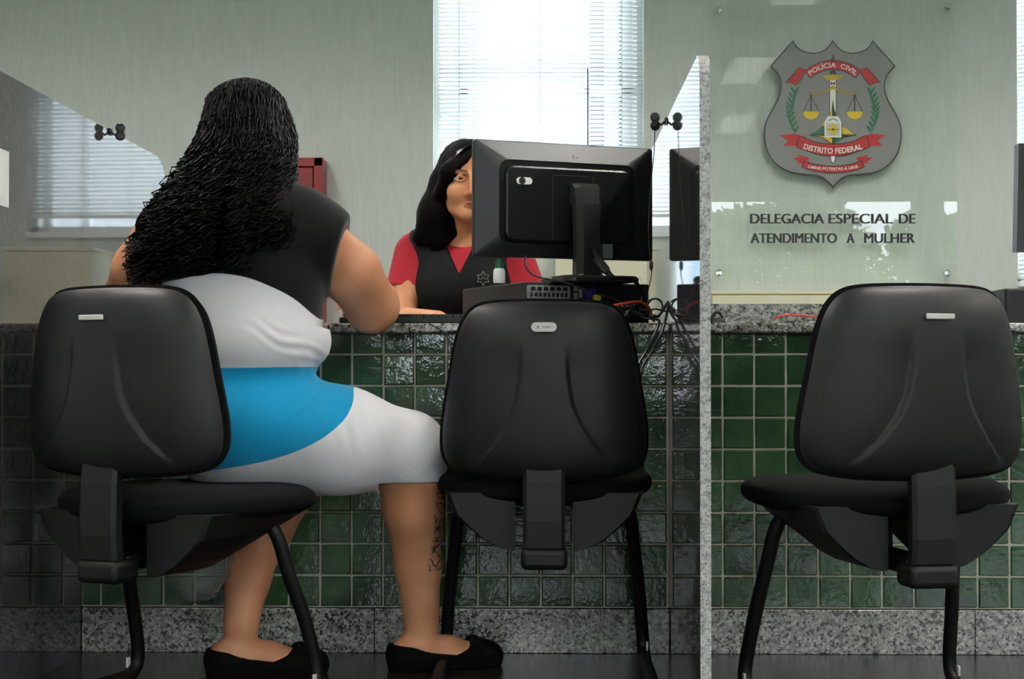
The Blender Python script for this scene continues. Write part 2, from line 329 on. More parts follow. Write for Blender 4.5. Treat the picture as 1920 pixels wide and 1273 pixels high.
# ------------------------------------------------------------------ counters
CY = 4.0; XPR = P(1255, 690, CY).x; XPL = P(155, 690, CY).x; PT = .0205
TP = .0746; GZ = P(1026, 1139, CY).z   # bottom grout line of the tiles
TOPZ = P(1026, 605.5, 3.96).z; SLB = P(1026, 624, 3.96).z
print('XPR', XPR, 'XPL', XPL, 'GZ', GZ, 'TOPZ', TOPZ, SLB)
def counter(x0, x1, xg, label, upstand):
    root = empty('reception_counter', ((x0+x1)/2, CY+.06, 0), label=label, cat='counter', group='tiled reception counters'); o = Vector(root.location)
    g = MB(); g.b2(Vector((x0, CY+.004, GZ-.001))-o, Vector((x1, CY+.12, SLB))-o); g.build('grouted_wall', M['grout'], root)
    m = MB(); rr = np.random.default_rng(int(x1*100) % 97+3); gap = .0034
    col = 0; nx = math.ceil((x1-x0)/TP)+2
    k0 = math.floor((x0-xg)/TP)
    for i in range(nx):
        a = xg+(k0+i)*TP+gap/2; b = a+TP-gap
        a = max(a, x0+.001); b = min(b, x1-.001)
        if b-a < .006: continue
        for j in range(9):
            za = GZ+j*TP+gap/2; zb = min(za+TP-gap, SLB-.001)
            if zb-za < .006: continue
            tx, tz = rr.normal(0, .013, 2); bulge = .0011
            n = 7; v = []; fs = []
            for ii in range(n):
                for jj in range(n):
                    u = ii/(n-1)*2-1; w_ = jj/(n-1)*2-1
                    uu = math.copysign(1-(1-abs(u))**2.2, u); ww = math.copysign(1-(1-abs(w_))**2.2, w_)
                    e = max(abs(uu), abs(ww)); y = CY+.0012*max(0, (e-.93)/.07)**2
                    if e > .999: y = CY+.005
                    y += tx*uu*.037+tz*ww*.037-bulge*(1-uu*uu)*(1-ww*ww)*0.5*(1 if e < .999 else 0)
                    v.append(Vector(((a+b)/2+uu*(b-a)/2, y, (za+zb)/2+ww*(zb-za)/2))-o)
            for ii in range(n-1):
                for jj in range(n-1): p = ii*n+jj; fs.append((p, p+1, p+n+1, p+n))
            m.add(v, fs, 0, True)
    m.build('green_tiles', M['tile'], root)
    pl = MB(); nseg = max(1, round((x1-x0)/.7))
    for k in range(nseg):
        a = x0+(x1-x0)*k/nseg; b = x0+(x1-x0)*(k+1)/nseg
        pl.b2(Vector((a+.0005, CY-.004, 0))-o, Vector((b-.0005, CY+.12, GZ-.003))-o, 0, .002)
    pl.build('plinth', M['granite'], root)
    tp = MB(); tp.b2(Vector((x0, CY-.04, SLB))-o, Vector((x1, CY+.62, TOPZ))-o, 0, .005); tp.build('worktop', M['granite_top'], root)
    if upstand:
        u = MB(); u.b2(Vector((x0, CY+.60, TOPZ))-o, Vector((x1, CY+.62, P(1026, 570, CY+.6).z))-o, 0, .002); u.build('upstand', M['granite'], root)
    return root
XG = P(1355, 690, CY).x
counter(XPL+.0005, XPR-.0005, P(190, 690, CY).x, 'green tiled reception counter with granite top between the two granite partitions', False)
counter(XPR+PT+.0005, XPR+2.1, XG, 'green tiled reception counter with granite upstand behind the right-hand chair', True)
# ------------------------------------------------------------------ granite partitions
def partition(x0, x1, label):
    root = empty('granite_partition', ((x0+x1)/2, 4.05, 0), label=label, cat='partition', group='granite partition slabs'); o = Vector(root.location)
    ya, yb, zt = 3.2, 4.9, 1.272
    ra, rb = .05, .15; poly = [(ya, 0)]
    poly += [(ya+ra-ra*math.cos(t), zt-ra+ra*math.sin(t)) for t in np.linspace(0, math.pi/2, 8)]
    poly += [(yb-rb+rb*math.sin(t), zt-rb+rb*math.cos(t)) for t in np.linspace(0, math.pi/2, 12)]
    poly += [(yb, 0)]
    n = len(poly); b = .0012
    m = MB(); m.prism(poly, lambda a, c, d: Vector((x0+d, a, c))-o, x1-x0)
    m.m = [0, 0]+[1]*n
    m.build('slab', [M['granite_part'], M['granite_edge']], root)
    return root
pr = partition(XPR, XPR+PT, 'polished granite partition slab whose pale edge stands right of the computer monitor')
plft = partition(XPL-PT, XPL, 'polished granite partition slab at the left edge mirroring the window blind')
# ------------------------------------------------------------------ SDF modelling
def smin(a, b, k):
    h = np.maximum(k-np.abs(a-b), 0)/k; return np.minimum(a, b)-h*h*k*.25
class SDF:
    def __init__(s, lo, hi, h):
        s.h = h; s.lo = np.array(lo, np.float32); n = np.ceil((np.array(hi)-s.lo)/h).astype(int)+1; s.n = n
        s.ax = [(s.lo[i]+h*np.arange(n[i])).astype(np.float32) for i in range(3)]; s.d = np.full(n, .08, np.float32)
    def sub(s, lo, hi):
        i0 = np.clip(np.floor((np.array(lo)-s.lo)/s.h).astype(int), 0, s.n); i1 = np.clip(np.ceil((np.array(hi)-s.lo)/s.h).astype(int)+1, 0, s.n)
        if np.any(i1 <= i0): return None, None
        sl = tuple(slice(a, b) for a, b in zip(i0, i1))
        return sl, (s.ax[0][sl[0]][:, None, None], s.ax[1][sl[1]][None, :, None], s.ax[2][sl[2]][None, None, :])
    def _put(s, sl, d, k, mode):
        c = s.d[sl]
        if mode == 'u': s.d[sl] = smin(c, d, k)
        elif mode == 's': s.d[sl] = -smin(-c, d, k)
    def cone(s, a, b, ra, rb, k=.02, mode='u', sy=1.0):
        a = np.array(a, float); b = np.array(b, float); r = max(ra, rb)+k+.03
        sl, g = s.sub(np.minimum(a, b)-r*max(1, 1/sy), np.maximum(a, b)+r*max(1, 1/sy))
        if sl is None: return s
        ab = b-a; ab[1] *= sy; L2 = float(ab@ab)+1e-12
        x, y, z = g[0]-a[0], (g[1]-a[1])*sy, g[2]-a[2]
        t = np.clip((x*ab[0]+y*ab[1]+z*ab[2])/L2, 0, 1)
        d = np.sqrt((x-t*ab[0])**2+(y-t*ab[1])**2+(z-t*ab[2])**2)-(ra+(rb-ra)*t)
        s._put(sl, d.astype(np.float32), k, mode); return s
    def ell(s, c, r, k=.02, mode='u', R=None):
        c = np.array(c, float); r = np.array(r, float); m = max(r)+k+.03
        sl, g = s.sub(c-m, c+m)
        if sl is None: return s
        x, y, z = g[0]-c[0], g[1]-c[1], g[2]-c[2]
        if R is not None:
            R = np.array(R); x, y, z = (R[0, 0]*x+R[1, 0]*y+R[2, 0]*z, R[0, 1]*x+R[1, 1]*y+R[2, 1]*z, R[0, 2]*x+R[1, 2]*y+R[2, 2]*z)
        k0 = np.sqrt((x/r[0])**2+(y/r[1])**2+(z/r[2])**2); k1 = np.sqrt((x/r[0]**2)**2+(y/r[1]**2)**2+(z/r[2]**2)**2)+1e-9
        s._put(sl, (k0*(k0-1)/k1).astype(np.float32), k, mode); return s
    def clip(s, fn, lo=None, hi=None):
        """keep where fn(x,y,z)<0"""
        sl, g = s.sub(lo if lo is not None else s.lo, hi if hi is not None else s.lo+s.n*s.h)
        if sl is None: return s
        s.d[sl] = np.maximum(s.d[sl], fn(*g).astype(np.float32)); return s
    def mesh(s, smooth=2):
        d = s.d; ins = d < 0; n = s.n
        cnt = np.zeros(n-1, np.int32)
        for i in (0, 1):
            for j in (0, 1):
                for k in (0, 1): cnt += ins[i:n[0]-1+i, j:n[1]-1+j, k:n[2]-1+k]
        act = (cnt > 0) & (cnt < 8); idx = np.full(n-1, -1, np.int64); ijk = np.argwhere(act); idx[act] = np.arange(len(ijk))
        acc = np.zeros((len(ijk), 3)); num = np.zeros(len(ijk)); c8 = {}
        for i in (0, 1):
            for j in (0, 1):
                for k in (0, 1): c8[(i, j, k)] = d[ijk[:, 0]+i, ijk[:, 1]+j, ijk[:, 2]+k].astype(float)
        for ax in range(3):
            o = [q for q in range(3) if q != ax]
            for u in (0, 1):
                for v in (0, 1):
                    a = [0, 0, 0]; a[o[0]] = u; a[o[1]] = v; b = list(a); b[ax] = 1
                    da, db = c8[tuple(a)], c8[tuple(b)]; cr = (da < 0) != (db < 0)
                    t = np.where(cr, da/np.where(cr, da-db, 1), 0); p = np.zeros((len(ijk), 3)); p[:, o[0]] = u; p[:, o[1]] = v; p[:, ax] = t
                    acc[cr] += p[cr]; num[cr] += 1
        V = s.lo+s.h*(ijk+acc/num[:, None]); Fs = []
        for ax in range(3):
            o = [q for q in range(3) if q != ax]
            A = [slice(1, n[q]-1) for q in range(3)]; A[ax] = slice(0, n[ax]-1); Bq = list(A); Bq[ax] = slice(1, n[ax])
            a = ins[tuple(A)]; b = ins[tuple(Bq)]; cr = np.argwhere(a != b)
            if len(cr) == 0: continue
            sg = a[tuple(cr.T)]; base = cr.copy(); base[:, o[0]] += 1; base[:, o[1]] += 1
            def I(du, dv):
                q = base.copy(); q[:, o[0]] -= du; q[:, o[1]] -= dv; return idx[q[:, 0], q[:, 1], q[:, 2]]
            q4 = np.stack([I(1, 1), I(0, 1), I(0, 0), I(1, 0)], 1)
            flip = (sg == (ax == 1)); q4[flip] = q4[flip][:, ::-1]; Fs.append(q4)
        Fq = np.concatenate(Fs)
        for _ in range(smooth):
            e = np.concatenate([Fq[:, [0, 1]], Fq[:, [1, 2]], Fq[:, [2, 3]], Fq[:, [3, 0]]]); sm = np.zeros_like(V); ct = np.zeros(len(V))
            for p, q in ((0, 1), (1, 0)):
                for c in range(3): sm[:, c] += np.bincount(e[:, p], V[e[:, q], c], len(V))
                ct += np.bincount(e[:, p], minlength=len(V))
            V = V*.5+.5*sm/ct[:, None]
        return V, Fq
def sdf_obj(name, sd, m, parent=None, attrs=None, smooth=2, disp=None, **k):
    V, Fq = sd.mesh(smooth)
    if disp is not None: V = disp(V)
    W = V.copy(); off = np.array(parent.location) if parent is not None else np.zeros(3)
    V = V-off
    me = bpy.data.meshes.new(name); me.vertices.add(len(V)); me.vertices.foreach_set('co', V.astype(np.float32).ravel())
    me.loops.add(len(Fq)*4); me.loops.foreach_set('vertex_index', Fq.astype(np.int32).ravel())
    me.polygons.add(len(Fq)); me.polygons.foreach_set('loop_start', np.arange(len(Fq), dtype=np.int32)*4); me.polygons.foreach_set('loop_total', np.full(len(Fq), 4, np.int32))
    me.polygons.foreach_set('use_smooth', np.ones(len(Fq), bool)); me.update(calc_edges=True); me.validate()
    for an, fn in (attrs or {}).items():
        at = me.attributes.new(an, 'FLOAT', 'POINT'); at.data.foreach_set('value', fn(W).astype(np.float32))
    me.materials.append(m); o = bpy.data.objects.new(name, me); C.objects.link(o)
    if parent is not None: o.parent = parent
    return setp(o, **k)
def pr_(px, Y): return px*Y/F     # photo pixels -> metres at depth Y
# ------------------------------------------------------------------ chairs
def outline(pts):
    """pts: (y_from_top, halfwidth) list -> closed polygon right side down, left side up"""
    r = [(h, -y) for y, h in pts]; l = [(-h, -y) for y, h in reversed(pts)]
    return r+l
BACK = [(0, .0), (.001, .07), (.004, .115), (.012, .142), (.030, .162), (.062, .178), (.11, .190), (.17, .200), (.225, .209), (.27, .214), (.31, .213), (.335, .204), (.352, .185), (.362, .150), (.368, .10), (.371, .0)]
def polar_panel(rear, zt, nr=52, na=200, curve=.9):
    """closed panel: outline from BACK, rear(x,z,r)->y and front"""
    poly = [(h, -y) for y, h in BACK]+[(-h, -y) for y, h in reversed(BACK[1:-1])]
    pts = smooth_path([(a, 0, b) for a, b in poly]+[(poly[0][0], 0, poly[0][1])], 6)[:-1]
    # resample by length
    P2 = np.array([(p.x, p.z) for p in pts]); P2 = np.vstack([P2, P2[:1]]); sl = np.r_[0, np.cumsum(np.linalg.norm(np.diff(P2, axis=0), axis=1))]
    t = np.linspace(0, sl[-1], na, endpoint=False); X = np.interp(t, sl, P2[:, 0]); Z = np.interp(t, sl, P2[:, 1])
    return X, Z
def chair(X, Y, rot, dz_back, dz_seat, badge, label, sc=1.0, byaw=0.0, bs=(1, 1, 1), group='black visitor chairs at the counter'):
    root = empty('visitor_chair', (X, Y, 0), rot, label=label, cat='chair', group=group)
    ztop = .812+dz_back; zc = ztop-.20
    X0, Z0 = polar_panel(None, ztop)
    na = len(X0)
    def surf(sgn, depth, scale, bulge, crease, nr=56, y0=0.0):
        v = []; f = []
        cz = -.2
        for i in range(nr+1):
            r = math.sin(i/nr*math.pi/2)**.9 if False else i/nr
            for k in range(na):
                x = X0[k]*r*scale; z = cz+(Z0[k]-cz)*r*scale
                y = depth*(1-r**bulge)**.5 if bulge else 0
                if crease:
                    yy = -z
                    c = np.interp(yy, [0, .09, .15, .21, .25, .30, .34, .37], [.040, .041, .043, .052, .068, .100, .135, .16])
                    A = .0075*min(1, max(0, (yy-.085)/.06))*min(1, max(0, (.36-yy)/.05))
                    ax = abs(x)
                    if ax > c:
                        u = min(1, (ax-c)/.010); st = u*u*(3-2*u); y -= A*st*math.exp(-max(0, ax-c-.01)/.055)
                v.append((x, sgn*y+.055*(x/.21)**2*(1)+y0+.25*(z+.2)**2, ztop+z))
        for i in range(nr):
            for k in range(na):
                a, b = i*na+k, i*na+(k+1) % na; f.append((a, b, b+na, a+na) if i else (a, b, b+na, a+na))
        return v, f
    m = MB(); v1, f1 = surf(-1, .034, .985, 5, True); v2, f2 = surf(1, .004, .985, 4, False)
    n1 = len(v1); m.add(v1, f1, 0, True); m.add(v2, [tuple(reversed(q)) for q in f2], 0, True)
    def backpose(q): q.rotation_euler = (0, 0, byaw); q.scale = bs; q.location = (0, 0, ztop*(1-bs[2]))
    backpose(m.build('back_shell', M['shell'], root))
    m = MB(); v1, f1 = surf(-1, .004, 1.015, 6, False, 24, .006); v2, f2 = surf(1, .052, 1.015, 5, False, 24, .006)
    m.add(v1, f1, 0, True); m.add(v2, [tuple(reversed(q)) for q in f2], 0, True); backpose(m.build('back_cushion', M['cushion'], root))
    # badge
    by = ztop-.050
    R = Matrix.Rotation(0, 3, 'X'); m = MB()
    if badge == 'pill':
        pts = [(.0165*1+.0095*math.cos(t), .0095*math.sin(t)) for t in np.linspace(-math.pi/2, math.pi/2, 10)]+[(-.0165+.0095*math.cos(t), .0095*math.sin(t)) for t in np.linspace(math.pi/2, 3*math.pi/2, 10)]
        m.prism([(a, b-.007) for a, b in pts], lambda a, b, d: Vector((a, -.0335-d, by+b)), .0035)
        for a, wd, hh in ((-.012, .004, .006), (.0, .004, .003), (.006, .004, .004), (.011, .004, .003)): m.box((a, -.0372, by-.007), (wd, .0004, hh), mi=1)
    else:
        m.box((0, -.0340, by-.012), (.053, .004, .0105), bev=.002)
    backpose(m.build('badge', [M['silver'], M['badge_mark']], root, label='small silver badge'))
    zs = .459+dz_seat
    # seat cushion
    m = MB(); v = []; f = []; nr, nb = 20, 72
    def so(t, a, b, e=2.7):
        c, s_ = math.cos(t), math.sin(t); return (a*math.copysign(abs(c)**(2/e), c), b*math.copysign(abs(s_)**(2/e), s_))
    for i in range(nr*2+1):
        ph = math.pi*i/(nr*2); r = math.sin(ph)**.45; zz = math.copysign(abs(math.cos(ph))**.8, math.cos(ph))
        for k in range(nb):
            x, y = so(2*math.pi*k/nb, .235*sc, .235); x *= r; y *= r
            h = .038*zz-(.02*max(0, (y-.12)/.11)**2 if y > .12 else 0)+(.006*(x/.2)**2)
            v.append((x, y+.27, zs-.042+h))
    for i in range(nr*2):
        for k in range(nb): a, b = i*nb+k, i*nb+(k+1) % nb; f.append((a, b, b+nb, a+nb))
    m.add(v, f, 0, True); m.build('seat_cushion', M['cushion'], root)
    # seat shell : two lobes of a bowl, slot at the rear for the spine
    m = MB(); zb = zs-.066
    for sg in (-1, 1):
        prof = [(.062, 0), (.062, -.097), (.068, -.101), (.10, -.092), (.13, -.075), (.16, -.05), (.185, -.026), (.205, 0)]
        st = [(.055, .96, 1.0), (.06, 1.0, 1.0), (.20, 1.06, 1.0), (.34, 1.06, .62), (.45, .95, .2)]
        v = []; f = []; n = len(prof)
        for (y, sx, sz) in st:
            for (x, z) in prof: v.append((sg*x*sx, y, zb+.02+(z-.02)*sz if z < 0 else zb+.02))
        for i in range(len(st)-1):
            for k in range(n): a, b = i*n+k, i*n+(k+1) % n; f.append((a, b, b+n, a+n))
        f += [tuple(range(n)), tuple(range((len(st)-1)*n, len(st)*n))]
        m.add(v, f, 0, False)
    m.b2((-.12, .2, zb-.01), (.12, .42, zb+.01)); m.build('seat_shell', M['shell2'], root)
    # spine bracket
    zbt = .261+dz_back*.6
    m = MB(); w2 = .043
    path = [(-.012, ztop-.30), (-.020, ztop-.37), (-.022, .36), (-.018, zbt+.045), (.0, zbt+.028)]
    th = .014
    v = []; f = []
    for (y, z) in path:
        for (x, dy) in ((-w2, .006), (-w2+.008, 0), (w2-.008, 0), (w2, .006), (w2, th+.01), (-w2, th+.01)): v.append((x, y+dy, z))
    for i in range(len(path)-1):
        for k in range(6): a, b = i*6+k, i*6+(k+1) % 6; f.append((a, b, b+6, a+6))
    f += [tuple(range(6)), tuple(range((len(path)-1)*6, len(path)*6))]
    m.add(v, f, 0, False); m.build('back_bracket', M['shell2'], root)
    m = MB(); m.box((0, .015, zbt+.022), (.095, .075, .044), bev=.012); m.box((0, .16, zbt+.035), (.07, .26, .03), bev=.006)
    m.b2((-.03, .24, zbt+.04), (.03, .36, zb)); m.build('bracket_foot', M['blackmetal'], root)
    # cantilever tube frame
    m = MB(); rT = .0145
    for sg in (-1, 1):
        pts = [(0, .29, zb-.012), (sg*.10, .29, zb-.012), (sg*.165, .295, zb-.014), (sg*.188, .305, zb-.04), (sg*.20, .33, zb-.12), (sg*.213, .365, .17), (sg*.222, .395, .07), (sg*.225, .385, .028), (sg*.226, .33, .0155), (sg*.226, .1, .0155), (sg*.225, -.02, .0155), (sg*.205, -.055, .0155), (sg*.15, -.062, .0155), (0, -.062, .0155)]
        m.tube(smooth_path(pts, 7), rT, 12)
    m.build('tube_frame', M['blackmetal'], root)
    for sg in (-1, 1):
        g = MB(); g.box((sg*.232, .375, .045), (.005, .012, .022), bev=.002); g.build('glide_clip', M['silver'], root)
    return root
def cx(px, Y): return P(px, 690, Y).x
chair(cx(1020, 3.46), 3.46, math.radians(0), 0, 0, 'pill', 'empty black office chair in the middle with an oval silver badge, below the computer')
chair(cx(194, 3.16), 3.16, math.radians(-24), .014, -.016, 'bar', 'black office chair at the left that the woman in the dress sits on', 1.0, math.radians(-4), (1.13, 1, .965))
chair(cx(1744, 3.12), 3.12, math.radians(12), .014, .002, 'bar', 'empty black office chair at the right beneath the glass sign', 1.06, math.radians(9), (1.13, 1, .97))
chair(.0-.10, 5.22, math.radians(180), -.02, -.01, 'bar', 'black office chair behind the counter under the seated officer', group='office chair behind the counter')
# ------------------------------------------------------------------ people
def skin_mat(name, c, c2, tattoo=False, face=False):
    m = mat(name, c, .5, spec=.35); b = m.node_tree.nodes['Principled BSDF']; v = coords(m)
    n = N(m, 'ShaderNodeTexNoise'); n.inputs['Scale'].default_value = 14; n.inputs['Detail'].default_value = 4; L(m, v, n.inputs['Vector'])
    col = ramp(m, n.outputs['Fac'], [(.35, c), (.68, c2)])
    b.inputs['Subsurface Weight'].default_value = .12; b.inputs['Subsurface Radius'].default_value = (.012, .005, .003); b.inputs['Subsurface Scale'].default_value = 1
    n3 = N(m, 'ShaderNodeTexNoise'); n3.inputs['Scale'].default_value = 260; L(m, v, n3.inputs['Vector']); bump(m, n3.outputs['Fac'], .25, .0006)
    def over(col, attr, c, lo, hi):
        a = N(m, 'ShaderNodeAttribute', attribute_name=attr); mr = N(m, 'ShaderNodeMapRange'); mr.inputs[1].default_value = lo; mr.inputs[2].default_value = hi
        L(m, a.outputs['Fac'], mr.inputs[0]); mx = N(m, 'ShaderNodeMix', data_type='RGBA'); L(m, mr.outputs[0], mx.inputs[0]); L(m, col, mx.inputs[6]); mx.inputs[7].default_value = c; return mx.outputs[2]
    if tattoo:
        vo = N(m, 'ShaderNodeTexVoronoi', feature='DISTANCE_TO_EDGE'); vo.inputs['Scale'].default_value = 30
        nd = N(m, 'ShaderNodeTexNoise'); nd.inputs['Scale'].default_value = 22; nd.inputs['Detail'].default_value = 2; L(m, v, nd.inputs['Vector'])
        ad = N(m, 'ShaderNodeMix', data_type='RGBA'); ad.inputs[0].default_value = .12; L(m, v, ad.inputs[6]); L(m, nd.outputs['Color'], ad.inputs[7]); L(m, ad.outputs[2], vo.inputs['Vector'])
        lt = N(m, 'ShaderNodeMapRange'); lt.inputs[1].default_value = .03; lt.inputs[2].default_value = .10; lt.inputs[3].default_value = 1; lt.inputs[4].default_value = .18; L(m, vo.outputs['Distance'], lt.inputs[0])
        a = N(m, 'ShaderNodeAttribute', attribute_name='tattoo'); mr = N(m, 'ShaderNodeMapRange'); mr.inputs[1].default_value = -.003; mr.inputs[2].default_value = .005; L(m, a.outputs['Fac'], mr.inputs[0])
        mu = N(m, 'ShaderNodeMath', operation='MULTIPLY'); L(m, lt.outputs[0], mu.inputs[0]); L(m, mr.outputs[0], mu.inputs[1])
        mx = N(m, 'ShaderNodeMix', data_type='RGBA'); L(m, mu.outputs[0], mx.inputs[0]); L(m, col, mx.inputs[6]); mx.inputs[7].default_value = srgb(38, 38, 40); col = mx.outputs[2]
    if face:
        col = over(col, 'lip', srgb(146, 82, 64), -.0015, .0015); col = over(col, 'brow', srgb(60, 42, 34), -.0015, .0025)
    L(m, col, b.inputs['Base Color']); return m
M['skin1'] = skin_mat('customer_skin', srgb(192, 130, 96), srgb(203, 144, 110), tattoo=True)
M['skin2'] = skin_mat('officer_skin', srgb(206, 140, 100), srgb(214, 152, 112), face=True)
M['hair'] = mat('black_hair', srgb(4, 4, 4), .34, spec=.13)
M['hair_under'] = noise_mat('black_hair_mass', srgb(3, 3, 3), srgb(6, 5, 5), 90, .7, vec=(1, 1, .15), bs=.5, bd=.004, spec=.08)
def smoothstep(x, a, b): t = np.clip((x-a)/(b-a), 0, 1); return t*t*(3-2*t)
# --- the woman in the dress, seen from behind -----------------------------------
TY = 3.52
A = lambda px, py, Y=TY: np.array(P(px, py, Y))
r_ = lambda px, Y=TY: px*Y/F
cust = empty('person', (A(470, 860)[0], TY, .0), label='woman seen from behind with long curly black hair, seated in a blue-banded white dress', cat='person')
lo = (-1.05, 3.2, -.01); hi = (.04, 4.32, 1.32)
G = dict(headc=A(462, 268, 3.55))
def torso(sd, g=0.0, k=.05):
    sd.ell(A(452, 470, 3.53), (.185+g, .115+g, .17+g), k)                  # upper back
    sd.ell(A(470, 560, 3.54), (.145+g, .115+g, .14+g), k)
    sd.ell(A(468, 645, 3.53), (.150+g, .135+g, .10+g), k)                   # waist roll
    sd.ell(A(480, 800, 3.55), (.185+g, .155+g, .125+g), k)                 # hips
    sd.ell(A(440, 800, 3.52), (.15+g, .14+g, .12+g), k)
    sd.cone(A(330, 428, 3.52), A(575, 418, 3.52), .062+g, .060+g, k)       # shoulder yoke
    sd.ell(A(470, 500, 3.66), (.14+g, .07+g, .10+g), k)                    # chest
    sd.ell(A(500, 650, 3.66), (.12+g, .10+g, .11+g), k)                    # belly
def thighs(sd, g=0.0, k=.035):
    sd.cone(A(500, 812, 3.56), A(640, 826, 3.60), .116+g, .108+g, k)
    sd.cone(A(640, 826, 3.60), A(764, 842, 3.66), .108+g, .080+g, k)
    sd.cone(A(440, 835, 3.60), A(560, 880, 3.84), .098+g, .075+g, k)
def arms(sd, g=0.0, k=.02):
    sd.cone(A(590, 440, 3.53), A(657, 510, 3.60), .054+g, .062+g, .04)
    sd.cone(A(657, 510, 3.60), A(697, 572, 3.68), .063+g, .058+g, k)
    sd.cone(A(300, 445, 3.52), A(262, 505, 3.58), .056+g, .056+g, .04)
    sd.cone(A(262, 505, 3.58), A(236, 562, 3.66), .056+g, .050+g, k)
def hand(sd, w, f, side, palm=.0):
    """w wrist, f forward unit; side +1: thumb toward +x ... palm down, relaxed"""
    f = np.array(f, float); f /= np.linalg.norm(f); up = np.array([0, 0, 1.]); s_ = np.cross(f, up); s_ /= np.linalg.norm(s_); s_ *= side; w = np.array(w, float)
    sd.ell(w+f*.045, (.038, .045, .015), .015, R=np.stack([s_, f, up], 1))
    for i, (off, ln) in enumerate(((-.031, .060), (-.0105, .074), (.0105, .079), (.031, .071))):
        b = w+f*.078+s_*off; m1 = b+f*ln*.45+up*.006+s_*off*.12; m2 = m1+f*ln*.32-up*.008; e = m2+f*ln*.22-up*.013
        sd.cone(b, m1, .0092, .0086, .004); sd.cone(m1, m2, .0086, .0078, .003); sd.cone(m2, e, .0078, .0068, .003)
    t0 = w+f*.02+s_*.028; t1 = t0+f*.030+s_*.024-up*.004; t2 = t1+f*.028+s_*.006-up*.004
    sd.cone(t0, t1, .013, .0105, .008); sd.cone(t1, t2, .0105, .0085, .004)
def foot(sd, ank, u, ln, g=0.0):
    u = np.array(u, float); u /= np.linalg.norm(u); a = np.array(ank, float); base = np.array([a[0], a[1], 0])
    H = base-u*.035+np.array([0, 0, .036]); sd.ell(H, (.034+g, .034+g, .034+g*.5), .03)
    m = base+u*.06+np.array([0, 0, .036]); t = base+u*(ln-.085)+np.array([0, 0, .024])
    sd.cone(H, m, .033+g, .034+g, .02); sd.cone(m, t, .034+g, .022+g, .02)
    s_ = np.array([u[1], -u[0], 0])
    sd.cone(base+u*.09+s_*.018+np.array([0, 0, .024]), t+s_*.018, .024+g, .019+g, .02); sd.cone(base+u*.09-s_*.018+np.array([0, 0, .024]), t-s_*.012, .022+g, .017+g, .02)
    return base
RA = A(790, 1165, 3.78); RU = np.array([.93, .37, 0]); LA = A(452, 1172, 3.70); LU = np.array([.985, .17, 0])
sd = SDF(lo, hi, .0048)
torso(sd, -.006); thighs(sd, -.006); arms(sd)
HC = G['headc']
sd.ell(HC+np.array([0, 0, .02]), (.076, .092, .092), .02); sd.ell(HC+np.array([.01, .03, -.05]), (.058, .066, .068), .03)   # skull, jaw
sd.cone(HC+np.array([.01, .10, -.045]), HC+np.array([.01, .113, -.065]), .009, .012, .012); sd.ell(HC+np.array([.01, .088, -.095]), (.02, .016, .012), .015)
for q in (-1, 1): sd.ell(HC+np.array([q*.076, .005, -.02]), (.008, .018, .030), .008)
sd.cone(A(465, 355, 3.55), A(455, 420, 3.53), .056, .066, .04)                     # neck
RW = np.array([-.435, 4.06, .838]); LW = np.array([-.72, 4.05, .838])
sd.cone(A(698, 574, 3.69), RW, .056, .027, .02); sd.cone(A(236, 562, 3.66), LW, .049, .027, .02)
hand(sd, RW, (-.25, .95, -.14), -1); hand(sd, LW, (.75, .6, -.12), 1)
sd.cone(A(764, 848, 3.66), A(776, 950, 3.70), .074, .066, .03); sd.cone(A(776, 950, 3.70), A(784, 1060, 3.75), .066, .050, .02); sd.cone(A(784, 1060, 3.75), RA, .050, .040, .02); sd.ell(RA+np.array([0, 0, -.06]), (.036, .036, .06), .02)
sd.cone(A(545, 900, 3.84), A(495, 990, 3.80), .068, .062, .03); sd.cone(A(495, 990, 3.80), A(464, 1085, 3.74), .062, .048, .02); sd.cone(A(464, 1085, 3.74), LA, .048, .039, .02); sd.ell(LA+np.array([0, 0, -.06]), (.036, .036, .06), .02)
foot(sd, RA, RU, .235); foot(sd, LA, LU, .235)
def att_tattoo(W):
    p0 = A(838, 905, 3.7); p1 = A(812, 1075, 3.7)
    t = np.clip((p0[2]-W[:, 2])/(p0[2]-p1[2]), -.2, 1.2); xe = np.interp(t, [0, .25, .6, .85, 1], [A(822, 0, 3.7)[0], A(819, 0, 3.7)[0], A(815, 0, 3.7)[0], A(806, 0, 3.7)[0], A(800, 0, 3.7)[0]])
    d = W[:, 0]-xe; d = np.where((t < .0) | (t > 1.0) | (W[:, 0] < -.4), -1, d); return d
sdf_obj('body', sd, M['skin1'], cust, {'tattoo': att_tattoo}, 3)
# dress
def dress_mat():
    m = mat('stretch_dress_fabric', srgb(212, 208, 212), .85, spec=.15); b = m.node_tree.nodes['Principled BSDF']; v = coords(m)
    b.inputs['Sheen Weight'].default_value = .15
    def step(attr):
        a = N(m, 'ShaderNodeAttribute', attribute_name=attr); mr = N(m, 'ShaderNodeMapRange'); mr.inputs[1].default_value = -.0008; mr.inputs[2].default_value = .0008; L(m, a.outputs['Fac'], mr.inputs[0]); return mr.outputs[0]
    m1 = N(m, 'ShaderNodeMix', data_type='RGBA'); m1.inputs[6].default_value = srgb(214, 210, 214); m1.inputs[7].default_value = srgb(16, 138, 184); L(m, step('blue'), m1.inputs[0])
    m2 = N(m, 'ShaderNodeMix', data_type='RGBA'); L(m, m1.outputs[2], m2.inputs[6]); m2.inputs[7].default_value = srgb(8, 8, 9); L(m, step('black'), m2.inputs[0]); L(m, m2.outputs[2], b.inputs['Base Color'])
    n = N(m, 'ShaderNodeTexNoise'); n.inputs['Scale'].default_value = 700; L(m, v, n.inputs['Vector']); bump(m, n.outputs['Fac'], .2, .0005)
    return m
M['dress'] = dress_mat()
